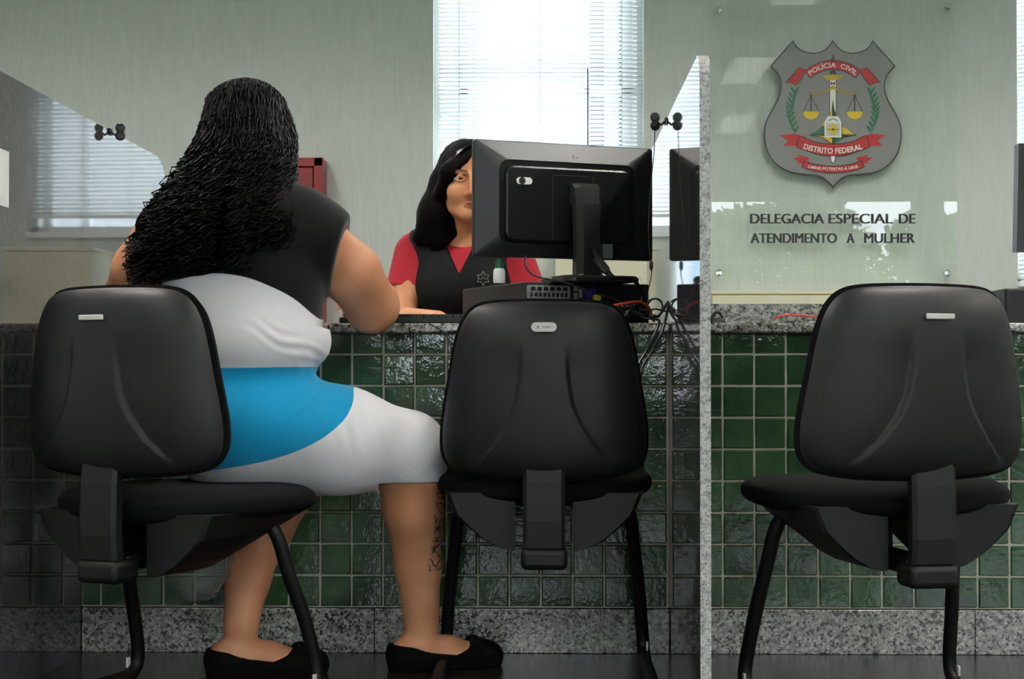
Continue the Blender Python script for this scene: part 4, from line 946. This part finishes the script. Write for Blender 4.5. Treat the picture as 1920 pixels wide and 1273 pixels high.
# pill sticker and small labels
c = onback(983, 339); m = MB(); pts = rrect(c.x-.021, c.x+.021, c.z-.0085, c.z+.0085, .0084); m.prism(pts, lambda a, b, d: Vector((a, y-d, b)), .0008)
m.prism([(c.x-.006+.0088*math.cos(t), c.z+.0088*math.sin(t)) for t in np.linspace(0, 2*math.pi, 20)[:-1]], lambda a, b, d: Vector((a, y-.0008-d, b)), .0006, 1)
m.build('sticker', [M['white'], M['cable']], mon, label='white pill-shaped sticker with a black dot')
c = onback(1139, 471); m = MB(); m.b2((c.x-.014, y-.001, c.z-.018), (c.x+.014, y, c.z+.018)); m.build('grey_sticker', M['grey_label'], mon, label='small grey sticker')
c = onback(1120, 466); m = MB(); m.b2((c.x-.007, y-.0008, c.z-.028), (c.x+.006, y, c.z+.022)); M['dkblue'] = mat('dark_blue_sticker', srgb(28, 28, 84), .5); m.build('blue_sticker', M['dkblue'], mon, label='dark blue sticker')
# round maker's mark with two slanted letters
c = onback(1083, 294); m = MB(); yb = my0-.0075
tilt_ = .30
def lp(a, b): return Vector((c.x+a+b*.25, my0-.0065-.30*(.0)-.0085+ (b)*.33, c.z-.002+b))
m.tube([lp(-.006, .010), lp(-.006, -.006)], .0009, 5); m.tube([lp(-.006, .001), lp(-.003, .003), lp(-.001, .001), lp(-.001, -.006)], .0009, 5)
m.tube([lp(.003, .003), lp(.003, -.011)], .0009, 5); m.tube([lp(.003, .002), lp(.0065, .003), lp(.008, -.001), lp(.0065, -.005), lp(.003, -.005)], .0009, 5)
m.build('logo', M['mon2'], mon)
# stand
nk = onback(1092, 400); m = MB(); xk_ = nk.x
st = []
for (z, yv, w2, t) in ((-0.0005, -.0, .045, .03), (.02, .0, .036, .03), (mzb+.02, .0, .034, .028), (mzt-.155, .004, .034, .027), (mzt-.115, .010, .036, .024), (mzt-.103, .022, .037, .016)):
    yy = my0-.078+yv; st.append([(xk_-w2, yy+.03, z), (xk_-w2, yy+.008, z), (xk_-w2+.012, yy-t*.3, z), (xk_+w2-.012, yy-t*.3, z), (xk_+w2, yy+.008, z), (xk_+w2, yy+.03, z)])
loft(m, st); m.b2((xk_-.034, my0-.055, mzt-.16), (xk_+.034, my0-.02, mzt-.106), 0, .006)
m.build('stand_neck', M['mon'], mon)
m = MB(); loft(m, [ring(xk_-.10, xk_+.10, -.09, .09, .03, 0)]*1+[ring(xk_-.10, xk_+.10, -.09, .09, .03, -.008), ring(xk_-.095, xk_+.095, -.085, .085, .028, -.014)])
m.v = [(x, my0-.07-z*1.0+.0, .0-yv) for (x, yv, z) in m.v]; m.v = [(x, yv, z) for (x, yv, z) in m.v]; m.build('stand_base', M['mon'], mon)
# bottle
bp = P(936, 532, 4.16); bt = empty('hand_gel_bottle', (bp.x, 4.16, TOPZ+PCH), label='small white bottle with a green cap standing on the computer case', cat='bottle')
k_ = 4.16/F
m = MB(); m.lathe([(.001, 0), (.0135, .0005), (.0145, .003), (.0145, 22*k_), (.013, 26*k_), (.0105, 28*k_)], (0, 0, 0), 20); m.build('bottle_body', M['paper'], bt)
m = MB(); m.lathe([(.010, 27*k_), (.010, 38*k_), (.0085, 41*k_), (.0055, 42*k_), (.005, 46*k_), (.001, 46.5*k_)], (0, 0, 0), 20); m.build('cap', M['green_cap'], bt, label='green cap')
# keyboard / flat device
kb = empty('keyboard', (P(800, 600, 4.12).x-.0, 4.08, TOPZ), label='flat black keyboard on the counter between the elbow and the computer', cat='keyboard')
m = MB(); m.b2((-.20, -.075, .001), (.135, .075, .016), 0, .003); m.build('case', M['pc'], kb)
m = MB(); m.b2((-.195, .060, .0155), (.130, .076, .0185), 0, .001); m.build('palm_rest', M['silver'], kb, label='light grey back edge')
m = MB()
for i in range(18):
    for j in range(5): m.b2((-.19+i*.0175, -.068+j*.025, .016), (-.175+i*.0175, -.047+j*.025, .0225), 0)
m.build('keycaps', M['mon2'], kb)
# papers at the left
pp = empty('paper_sheet', (P(632, 608, 4.12).x, 4.16, TOPZ), .12, label='white paper lying on the counter beside the elbow', cat='paper')
m = MB(); m.b2((-.105, -.11, .0005), (.105, .12, .003)); m.build('sheet', M['paper'], pp)
def cable(name, pts, r, m_, label, cat='cable', group=None, n=8, sm=8):
    q = [Vector(p) for p in pts]; m = MB(); m.tube(smooth_path(q, sm), r, n); o_ = m.build(name, m_, None, label=label, cat=cat, group=group); return o_
Ypc = 4.10
cable('video_cable', [P(1112, 468, 4.12), P(1125, 488, 4.08), P(1138, 505, 4.04), P(1152, 520, 4.03), P(1178, 522, 4.05), P(1197, 535, 4.10), P(1204, 560, 4.12), P(1195, 585, 4.10), P(1180, 600, 4.08)], .0045, M['cable'], 'thick black video cable looping down from the monitor past its right side')
m = MB(); a = P(1118, 484, 4.09); b = P(1140, 512, 4.035); m.tube([a, a.lerp(b, .2), a.lerp(b, .8), b], [.007, .011, .011, .007], 8); m.build('plug', M['cable'], None, label='chunky black plug on the thick cable under the monitor', cat='plug')
cable('power_cable', [P(985, 480, 4.10), P(986, 500, 4.05), P(1005, 518, 4.03), P(1060, 530, 4.02), P(1110, 548, 4.03), P(1150, 560, 4.05), P(1185, 580, 4.04), P(1210, 602, 4.04)], .0022, M['cable'], 'thin black cable drooping across the computer ports')
cable('red_cable', [P(1132, 579, 4.0), P(1140, 575, 3.99), P(1170, 569, 3.99), P(1198, 566, 4.01), P(1215, 575, 4.04), P(1222, 590, 4.06), P(1226, 603, 4.07)], .0032, M['red_cable'], 'orange red cable lying over the black cable tangle')
tg = np.random.default_rng(11)
for k in range(9):
    x0 = tg.uniform(1130, 1180); pts = []
    for j in range(6): pts.append(P(x0+j*tg.uniform(12, 19), tg.uniform(572, 600), tg.uniform(4.0, 4.12)))
    cable('cable', pts, tg.uniform(.0018, .0035), M['cable'], 'black cable in the tangle at the right of the computer', group='tangle of black cables')
lp_ = []
for t in np.linspace(0, 2*math.pi*1.9, 22): lp_.append(P(1226+15*math.cos(t)+t*.3, 577+17*math.sin(t), 4.04+.004*t))
cable('cable_coil', lp_, .0020, M['cable'], 'coiled thin black cable at the foot of the partition', sm=3)
cable('cable', [P(1222, 592, 4.04), P(1238, 588, 4.03), P(1253, 566, 4.04), P(1262, 590, 4.0) if False else P(1250, 590, 4.0), P(1247, 602, 3.955), P(1240, 625, 3.94), P(1222, 660, 3.94), P(1204, 690, 3.93), P(1200, 730, 3.92), P(1202, 800, 3.93), P(1206, 900, 3.94)], .0034, M['cable'], 'black cable hanging over the counter edge, outermost beside the partition')
cable('cable', [P(1205, 596, 4.04), P(1226, 598, 4.0), P(1236, 603, 3.955), P(1226, 630, 3.94), P(1212, 658, 3.94), P(1196, 690, 3.93), P(1194, 740, 3.92), P(1196, 900, 3.94)], .0034, M['cable'], 'black cable hanging over the counter edge, next to the middle chair')
cable('cable', [P(792, 601, 4.02), P(800, 604, 3.957), P(822, 616, 3.95), P(838, 628, 3.94), P(846, 650, 3.93), P(850, 700, 3.93)], .0016, M['cable'], 'thin black cable running off the counter behind the middle chair')
# clips on the partitions
def clip(name, px, py, Y, sg, label):
    z = 1.272; x = (XPR if sg < 0 else XPL-PT)+ (PT/2)
    r = empty(name, (x, Y, z), label=label, cat='clip')
    m = MB(); h = PT/2+.001
    m.b2((-h-.003, -.014, -.012), (-h, .014, .004), 0, .001); m.b2((h, -.014, -.012), (h+.003, .014, .004), 0, .001); m.b2((-h-.003, -.014, .001), (h+.003, .014, .004), 0, .001)
    m.build('clamp', M['blackmetal'], r)
    m = MB(); s1 = -1 if sg < 0 else 1
    m.tube([(s1*(h+.002), 0, -.004), (s1*(h+.012), 0, -.012), (s1*(h+.020), 0, -.004)], .003, 8)
    for zz, rr in ((.006, .0125), (-.014, .0125)): m.lathe([(.002, -.006), (rr*.8, -.005), (rr, 0), (rr*.8, .005), (.002, .006)], (s1*(h+.026), -.002, zz), 16, R=Matrix.Rotation(math.pi/2, 3, 'X') @ Matrix.Rotation(.3, 3, 'Y'))
    m.build('sucker_disc', M['mon2'], r)
    return r
c1 = clip('partition_clip', 1248, 228, 4.09, -1, 'dark double-disc clip on the slanting edge of the right partition')
c2 = clip('partition_clip', 205, 250, 4.24, 1, 'dark clip on the slanting edge of the left partition')
Yc = 4.09; cable('hanging_cord', [c1.location+Vector((-.038, -.004, -.02)), c1.location+Vector((-.040, -.004, -.08)), P(1222, 330, 4.12), P(1216, 420, 4.1), P(1218, 470, 4.1), P(1222, 510, 4.1), P(1214, 555, 4.1), P(1216, 600, 4.1)], .0012, M['cable'], 'thin dark cord hanging from the clip down to the counter', 'cord')
m = MB(); a = P(1221, 498, 4.1); m.tube([a+Vector((0, 0, .014)), a+Vector((0, 0, .006)), a+Vector((0, 0, -.006)), a+Vector((0, 0, -.014))], [.001, .005, .0045, .001], 8); m.build('cord_knot', M['cable'], None, label='small knot in the thin cord beside the monitor', cat='knot')
# paper on left partition
pY0, pY1 = 3.34, 3.245
m = MB(); m.b2((XPL+.0003, 3.21, P(0, 374, 3.27).z), (XPL+.0012, (XPL)/((P(16, 300, 3.3).x)/3.3) if True else 0, P(0, 264, 3.27).z)); m.build('notice_sheet', M['paper'], None, label='white paper notice stuck on the left partition at the frame edge', cat='notice')
# red cabinet
root = empty('fire_hose_cabinet', (wx(560), WALLY, wz(620)), label='red wall cabinet behind the woman at the left of the officer', cat='cabinet'); o = Vector(root.location)
x0, x1, z0, z1 = wx(452), wx(613), wz(640), wz(302)
m = MB(); m.b2(Vector((x0, WALLY-.16, z0))-o, Vector((x1, WALLY-.001, z1))-o, 0, .004)
fw = .045
for a, b in (((x0, z0), (x0+fw, z1)), ((x1-fw, z0), (x1, z1)), ((x0, z0), (x1, z0+fw)), ((x0, z1-fw), (x1, z1))): m.b2(Vector((a[0], WALLY-.175, a[1]))-o, Vector((b[0], WALLY-.158, b[1]))-o, 0, .003)
m.build('cabinet_body', M['red_cab'], root)
m = MB(); m.b2(Vector((x0+fw+.006, WALLY-.168, z0+fw+.006))-o, Vector((x1-fw-.006, WALLY-.160, z1-fw-.006))-o, 0, .002); m.build('door', M['red_cab_d'], root)
m = MB(); m.b2(Vector((x0+fw, WALLY-.1615, z0+fw))-o, Vector((x1-fw, WALLY-.1605, z1-fw))-o); m.build('door_gap', M['dark'], root)
# cream furniture by the far wall
def cream(x0, x1, z1, label):
    r = empty('storage_cabinet', ((x0+x1)/2, WALLY-.25, 0), label=label, cat='cabinet'); o = Vector(r.location)
    m = MB(); m.b2(Vector((x0, WALLY-.42, .05))-o, Vector((x1, WALLY-.02, z1-.02))-o, 0, .002); m.b2(Vector((x0+.02, WALLY-.38, 0))-o, Vector((x1-.02, WALLY-.04, .05))-o); m.build('carcass', M['cream'], r)
    m = MB(); m.b2(Vector((x0-.005, WALLY-.43, z1-.018))-o, Vector((x1+.005, WALLY-.02, z1))-o, 0, .002); m.build('cabinet_top', M['cream'], r)
    n = max(1, round((x1-x0)/.5))
    for k in range(n):
        a = x0+(x1-x0)*k/n; b = x0+(x1-x0)*(k+1)/n; m = MB(); m.b2(Vector((a+.003, WALLY-.437, .06))-o, Vector((b-.003, WALLY-.421, z1-.025))-o, 0, .002); dd = m.build('cabinet_door', M['cream'], r)
        m = MB(); m.box(Vector((b-.04, WALLY-.445, z1-.2))-o, (.012, .014, .09), bev=.003); m.build('door_handle', M['chrome'], dd)
cs = lambda px: P(px, 500, WALLY-.43).x
cream(cs(1042), cs(1214), P(1026, 462, WALLY-.43).z, 'tall cream cabinet at the far wall, seen below the monitor')
cream(cs(1335), cs(1790), P(1026, 545, WALLY-.43).z, 'low cream cabinet at the far wall under the glass sign')
# items on the right counter
x_, y_, _z = P(1346, 600, 4.2)
m = MB(); m.tube(smooth_path([Vector((x_-.018, y_, TOPZ+.004)), Vector((x_-.014, y_, TOPZ+.022)), Vector((x_, y_, TOPZ+.034)), Vector((x_+.012, y_, TOPZ+.020)), Vector((x_+.016, y_, TOPZ+.004))], 6), .004, 8); m.box((x_, y_, TOPZ+.009), (.034, .02, .018), bev=.003); m.build('tape_holder', M['cable'], None, label='small black holder on the counter right beside the granite partition', cat='holder')
cable('red_cable', [P(1452, 600, 4.25), P(1458, 594, 4.25), P(1475, 591, 4.26), P(1505, 592, 4.28), P(1545, 596, 4.3)], .0026, M['red_cable'], 'short red cable lying on the right-hand counter')
m = MB(); q = P(1482, 602, 4.2); m.box((q.x, 4.2, TOPZ+.006), (.020, .012, .012), bev=.002); m.build('plug', M['cable'], None, label='tiny black plug on the right-hand counter under the red cable', cat='plug')
r = empty('desktop_computer', (P(1885, 600, 4.12).x, 4.12, TOPZ), label='black computer case on the right-hand counter, cut by the picture edge', cat='computer')
m = MB(); m.b2((0, 0, 0), (.34, .40, P(1026, 541, 4.12).z-TOPZ), 0, .006); m.build('case', M['pc'], r)
m = MB(); m.b2((.05, -.002, .02), (.16, .001, .05)); m.build('rear_panel', M['steel'], r)
zz = P(1026, 541, 4.12).z
r = empty('monitor', (P(1885, 600, 4.12).x+.2, 4.25, zz), label='second black monitor at the right picture edge', cat='monitor')
xm = P(1906, 400, 4.2).x-r.location.x; zb_, zt_ = P(0, 474, 4.2).z-zz, P(0, 272, 4.2).z-zz
m = MB(); sh = .012
v = [(xm, -.05, zb_), (xm+.46, -.05, zb_), (xm+.46+sh, -.03, zt_), (xm+sh, -.03, zt_), (xm, -.01, zb_), (xm+.46, -.01, zb_), (xm+.46+sh, .01, zt_), (xm+sh, .01, zt_)]
m.add(v, [(0, 1, 2, 3), (7, 6, 5, 4), (0, 4, 5, 1), (1, 5, 6, 2), (2, 6, 7, 3), (3, 7, 4, 0)]); m.build('rear_shell', M['mon2'], r)
m = MB(); m.b2((.0, -.07, .01), (.06, -.04, zt_-.12), 0, .006); m.b2((-.08, -.10, 0), (.14, .08, .012), 0, .004); m.build('stand', M['mon'], r)
# plastic bag under the left chair
bx_ = A(370, 1068, 3.44); br = np.random.default_rng(2)
sd = SDF(bx_-np.array([.13, .10, .11]), bx_+np.array([.13, .10, .14]), .006)
for _ in range(16): sd.ell(bx_+br.normal(0, 1, 3)*np.array([.024, .022, .022])+np.array([.012, 0, -.002]), br.uniform(.026, .046, 3), .014)
sd.cone(bx_+np.array([-.02, 0, .03]), bx_+np.array([-.055, .02, .12]), .022, .010, .02)
def crumple(V):
    n = np.sin(V[:, 0]*190+3*np.sin(V[:, 2]*90))*np.sin(V[:, 2]*160+V[:, 1]*140); V = V.copy(); d = V-bx_; d /= np.linalg.norm(d, axis=1)[:, None]+1e-6; return V+d*n[:, None]*.0035
bg_o = sdf_obj('plastic_bag', sd, M['bag'], None, None, 1, crumple, label='crumpled clear plastic bag hanging under the left chair', cat='bag')
# ------------------------------------------------------------------ glass sign on the far wall
SY = WALLY-.045
root = empty('glass_sign', (P(1565, 300, SY).x, SY, P(1565, 300, SY).z), label='large glass sign with a grey shield emblem and dark lettering', cat='sign'); o = Vector(root.location)
def S(px, py, d=0): q = P(px, py, SY-.0035); return Vector((q.x, SY-.0035-d, q.z))-o
a = S(1333, -90); b = S(1796, 531)
m = MB(); m.b2((a.x, -.003, b.z), (b.x, .003, a.z), 0, .001); m.build('glass_panel', M['signglass'], root)
for (x, y) in ((1348, 19), (1777, 11), (1348, 512), (1776, 512)):
    m = MB(); c = S(x, y); m.lathe([(.001, .008), (.014, .007), (.018, .003), (.018, -.001), (.009, -.002), (.009, -.045)], (c.x, c.y, c.z), 16, R=Matrix.Rotation(math.pi/2, 3, 'X')); m.build('standoff_bolt', M['chrome'], root)
ink = {k: mat('ink_'+k, c, .5) for k, c in dict(black=srgb(26, 27, 30), grey=srgb(128, 130, 128), red=srgb(172, 34, 38), dred=srgb(112, 22, 26), white=srgb(232, 230, 224), green=srgb(24, 92, 62), yellow=srgb(216, 184, 40), gold=srgb(180, 152, 36)).items()}
LY = .0005
def poly(pts, lvl): return [(x, y) for x, y in pts], lvl
class Art:
    def __init__(s, name, inkc): s.m = MB(); s.name = name; s.ink = inkc
    def poly(s, pts, lvl, conv=None):
        import mathutils.geometry as mg
        P3 = [S(x, y, LY*lvl) for x, y in pts]; n = len(P3)
        tri = mg.tessellate_polygon([[Vector((p.x, p.z, 0)) for p in P3]])
        back = [p+Vector((0, LY*.6, 0)) for p in P3]
        f = [tuple(t) for t in tri]+[tuple(q+n for q in reversed(t)) for t in tri]+[(i, (i+1) % n, (i+1) % n+n, i+n) for i in range(n)]
        s.m.add(P3+back, f); return s
    def done(s, label=None): return s.m.build(s.name, s.ink, root, label=label)
def thick(pts, wd):
    L_ = []; R_ = []
    for i in range(len(pts)):
        a = Vector(pts[max(i-1, 0)]); b = Vector(pts[min(i+1, len(pts)-1)]); t = (b-a).normalized(); n = Vector((-t.y, t.x)); ww = wd[i] if hasattr(wd, '__len__') else wd
        p = Vector(pts[i]); L_.append(tuple(p+n*ww/2)); R_.append(tuple(p-n*ww/2))
    return L_+R_[::-1]
def sp2(pts, n=6): return [(p.x, p.y) for p in smooth_path([(a, b, 0) for a, b in pts], n)]
CXs = 1561.5
half = [sp2([(1561.5, 74), (1570, 87), (1583, 96), (1599, 99), (1617, 95), (1629, 87), (1636, 75)]), sp2([(1636, 75), (1679, 124)], 3), sp2([(1679, 124), (1663, 143), (1659, 162), (1664, 184), (1677, 208), (1688, 232), (1690, 260), (1683, 288), (1666, 310), (1640, 324), (1610, 328), (1590, 330), (1574, 339), (1561.5, 353)])]
hp = []
for seg in half: hp += seg[:-1]
hp.append((1561.5, 353))
full = hp+[(2*CXs-x, y) for x, y in reversed(hp[1:-1])]
def grow(pts, g):
    n = len(pts); out = []
    for i in range(n):
        a = Vector(pts[i-1]); b = Vector(pts[(i+1) % n]); t = (b-a).normalized(); nn = Vector((t.y, -t.x)); out.append(tuple(Vector(pts[i])+nn*g))
    return out
A1 = Art('shield_outline', ink['black']); A1.poly(grow(full, .2), 1)
A1.done(); A1 = Art('shield', ink['grey']); A1.poly(grow(full, -2.1), 2.2); A1.done(label='grey shield emblem')
def arc(cx_, cy_, R, a0, a1, n=20): return [(cx_+R*math.sin(math.radians(t)), cy_-R*math.cos(math.radians(t))) for t in np.linspace(a0, a1, n)]
def ribbon(pts, lvl):
    global RIB
    q = Art('ribbon', ink['red']); q.poly(grow(pts, -.4), lvl+1.2); q = q.done()
    e = Art('ribbon_outline', ink['black']); e.poly(grow(pts, 1.3), lvl); e = e.done(); e.parent = q
def mirror(pts): return [(2*CXs-x, y) for x, y in reversed(pts)]
# top ribbon: circle centre (1561.5,192) radii 62..78
tt = arc(CXs, 192, 78, -42, 42)+arc(CXs, 192, 62, 42, -42)
tail = [(1508, 136), (1499, 127), (1487, 140), (1472, 157), (1487, 156), (1490, 161), (1500, 150)]
ribbon([(1498, 127), (1512, 131), (1500, 151), (1491, 160), (1486, 155), (1473, 156)], 4); ribbon(mirror([(1498, 127), (1512, 131), (1500, 151), (1491, 160), (1486, 155), (1473, 156)]), 4); ribbon(tt, 7)
# lower ribbon
mid = [(1503, 255), (1520, 264), (1540, 269), (CXs, 270.5), (1583, 269), (1603, 264), (1620, 255)]; lowr = [(1617, 278), (1600, 286), (1582, 291), (CXs, 292.5), (1541, 291), (1523, 286), (1506, 278)]
mid[0] = (1499, 255); mid[-1] = (1624, 255); lowr[0] = (1630, 276); lowr[-1] = (1493, 276)
tl2 = [(1510, 257), (1490, 251), (1462, 254), (1478, 264), (1469, 273), (1495, 273), (1506, 275)]
ribbon(tl2, 4); ribbon(mirror(tl2), 4); ribbon(sp2(mid, 4)+sp2(lowr, 4), 7)
tl3 = [(1517, 296), (1498, 291), (1494, 291), (1500, 295), (1487, 296), (1497, 303), (1496, 307), (1512, 306)]
ribbon(tl3, 4); ribbon(mirror(tl3), 4)
ribbon(sp2([(1508, 302), (1530, 309), (CXs, 312), (1593, 309), (1615, 302)], 5)+sp2([(1620, 313), (1595, 321), (CXs, 324), (1528, 321), (1503, 313)], 5), 7)
# laurel leaves
lf = Art('laurel_leaves', ink['green'])
for side in (0, 1):
    for i in range(9):
        t = i/8; x = 1490-11*math.sin(t*math.pi*.9)-0+4*t; y = 170+t*72
        for sg in (-1, 1):
            pts = [(x+sg*0, y+7.5), (x+sg*5.6, y+1), (x+sg*9.0, y-8), (x+sg*2.6, y-4.5), (x, y+.5)]
            lf.poly(pts if side == 0 else mirror(pts), 3+.08*i)
# stems, eagle-like diamond base pieces
bkk = Art('emblem_line_work', ink['black']); gd = Art('scales', ink['gold']); yl = Art('emblem_yellow', ink['yellow']); wh = Art('sword', ink['white'])
bkk.poly([(1561.5, 101), (1566, 116), (1557, 116)], 10.4); 
wh.poly([(1556, 148), (1567, 148), (1567, 215), (1556, 215)], 4); bkk.poly([(1554.6, 148), (1568.4, 148), (1568.4, 215), (1554.6, 215)], 3)
bkk.poly([(1561.5, 186), (1564, 205), (1566, 218), (1557, 218), (1559, 205)], 5.2)
bkk.poly([(1557, 132), (1566, 132), (1568, 140), (1555, 140)], 4.6)
gd.poly(sp2([(1541, 141), (1552, 142), (1561.5, 139), (1571, 142), (1582, 141), (1575, 148), (1561.5, 151), (1548, 148), (1541, 141)], 3)[:-1], 6.5)
bkk.poly([(1557.5, 153), (1561.5, 156), (1565.5, 153), (1565.5, 160), (1561.5, 157.5), (1557.5, 160)], 5.4)
gd.poly([(1552, 169), (1557, 163), (1561.5, 160), (1566, 163), (1571, 169), (1561.5, 166.5)], 6.6)
beam = sp2([(1520, 176), (1535, 175), (1550, 171), (1561.5, 165), (1573, 171), (1588, 175), (1602, 176)], 4); gd.poly(thick(beam, 2.2), 6); bkk.poly(thick(beam, 3.6), 5.4)
for s_ in (0, 1):
    f_ = (lambda p: p) if s_ == 0 else mirror
    xx = 1520.5
    bkk.poly(f_([(xx-3, 173), (xx+3, 173), (xx+2, 181), (xx-2, 181)]), 6.2); gd.poly(f_([(xx-2, 174), (xx+2, 174), (xx+1, 178), (xx-1, 178)]), 7.2)
    for ex in (-14.5, 0, 14.5): bkk.poly(f_(thick([(xx, 179), (xx+ex, 209)], 1.3 if ex else 2.4)), 5)
    cup = [(xx-17, 208)]+[(xx+17*math.cos(t), 208+15*math.sin(t)) for t in np.linspace(math.pi, 0, 14)][1:-1]+[(xx+17, 208)]
    bkk.poly(f_(grow(cup, .8)), 5.2); yl.poly(f_([(x*1.0+(xx-x)*.10, y+1) for x, y in cup]), 6.8)
# curved diamond base
dia = sp2([(1561.5, 196), (1553, 220), (1538, 240), (1516, 254)], 5)+[(1540, 258), (1561.5, 271)]
bkk.poly(dia+mirror(dia)[1:-1] if False else dia+[(1583, 258), (1607, 254)]+[(2*CXs-x, y) for x, y in reversed(sp2([(1561.5, 196), (1553, 220), (1538, 240), (1516, 254)], 5)[1:-1])], 6)
gr = Art('emblem_green', ink['green'])
gr.poly([(1544, 236), (1521, 252.5), (1544, 252)], 8); gr.poly([(1563, 262), (1563, 269), (1580, 260), (1576, 258)], 8)
yl.poly([(1579, 236), (1579, 252), (1602, 252.5)], 8); yl.poly([(1530, 254), (1545, 259), (1560, 269), (1560, 260), (1548, 256)], 8); yl.poly([(1553.5, 222), (1557, 210), (1560, 204), (1560, 221)], 8); yl.poly([(1541, 236), (1543, 230), (1545.5, 228), (1545.5, 236)], 8)
wh.poly([(1545.5, 258), (1545.5, 229), (1552, 218), (1571, 218), (1577.5, 229), (1577.5, 258)], 9); bkk.poly(grow([(1545.5, 258), (1545.5, 229), (1552, 218), (1571, 218), (1577.5, 229), (1577.5, 258)][::-1], -.1), 8.4) if False else None
lc = Art('emblem_pale', mat('ink_pale', srgb(196, 198, 200), .5)); lc.poly([(1549, 255), (1549, 231), (1574, 231), (1574, 255)], 10); lc.done()
yl.poly([(1561.5, 231), (1567, 236), (1573, 243), (1567, 249), (1561.5, 255), (1556, 249), (1550, 243), (1556, 236)], 11)
gr.poly(thick([(1553, 227), (1560, 223), (1563, 223), (1570, 227)], 1.6), 11); gr.poly(thick([(1550, 243), (1573, 243)], 1.0), 12); gr.poly([(1559.5, 241), (1563.5, 241), (1563.5, 245), (1559.5, 245)], 12.4)
tip = Art('sword_tip', ink['white']); tip.poly([(1557.5, 293), (1565.5, 293), (1565, 301), (1561.5, 306), (1558, 301)], 8.6); bkk.poly([(1556, 292), (1567, 292), (1566.5, 302), (1561.5, 308), (1556.5, 302)], 7.9)
for q in (lf, bkk, gd, yl, wh, gr, tip): q.done()
def text(name, body, size, place, inkc, extrude=.0004, bold=0, space=1.0, xs=1.0, double=0):
    cu = bpy.data.curves.new(name, 'FONT'); cu.body = body; cu.size = size; cu.offset = bold; cu.space_character = space; cu.align_x = 'CENTER'; cu.extrude = 0
    ob = bpy.data.objects.new(name, cu); C.objects.link(ob); dg = bpy.context.evaluated_depsgraph_get(); me = bpy.data.meshes.new_from_object(ob.evaluated_get(dg)); bpy.data.objects.remove(ob)
    W0 = max(v.co.x for v in me.vertices)-min(v.co.x for v in me.vertices); cxm = (max(v.co.x for v in me.vertices)+min(v.co.x for v in me.vertices))/2
    for v in me.vertices: v.co = place((v.co.x-cxm)*xs, v.co.y, W0*xs)
    if double:
        import bmesh
        bm = bmesh.new(); bm.from_mesh(me); g = bmesh.ops.duplicate(bm, geom=bm.verts[:]+bm.edges[:]+bm.faces[:])
        bmesh.ops.translate(bm, verts=[e for e in g['geom'] if isinstance(e, bmesh.types.BMVert)], vec=(double, -.00012, 0)); bm.to_mesh(me); bm.free()
    me.materials.clear(); me.materials.append(inkc); o_ = bpy.data.objects.new(name, me); C.objects.link(o_); o_.parent = root; return o_
# main lettering: size in photo pixels
def line(name, body, xa, xb, ybase, cap, bold):
    def pl(x, y, W0): return S((xa+xb)/2+x/W0*(xb-xa), ybase-y, LY*2)
    return text(name, body, cap/.70, pl, ink['black'], bold=bold, double=.0055)
for wd_, xa, xb, yb in (('DELEGACIA', 1406, 1545, 419), ('ESPECIAL', 1553, 1674, 419), ('DE', 1685, 1716, 419), ('ATENDIMENTO', 1407, 1569, 455.5), ('A', 1587, 1602, 455.5), ('MULHER', 1620, 1715, 455.5)):
    line('lettering', wd_, xa, xb-1.5, yb, 18.5, 0)
def arcfit(body, cx_, cy_, R, amax, cap, up, lvl, bold, name):
    def pl(x, y, W0):
        a = x/W0*2*amax
        if up: return S(cx_+(R+y)*math.sin(a), cy_-(R+y)*math.cos(a), LY*lvl)
        return S(cx_+(R-y)*math.sin(a), cy_+(R-y)*math.cos(a), LY*lvl)
    text(name, body, cap/.70, pl, ink['white'], bold=bold)
arcfit('POLÍCIA  CIVIL', CXs, 192, 65.5, math.radians(40), 8.5, True, 10, .25, 'ribbon_lettering')
arcfit('DISTRITO FEDERAL', CXs, 110, 178, math.radians(18.3), 10, False, 10, .3, 'ribbon_lettering')
arcfit('OMNIS POTESTAS A LEGE', CXs, 80, 239.5, math.radians(11.4), 5.2, False, 10, .12, 'ribbon_lettering')
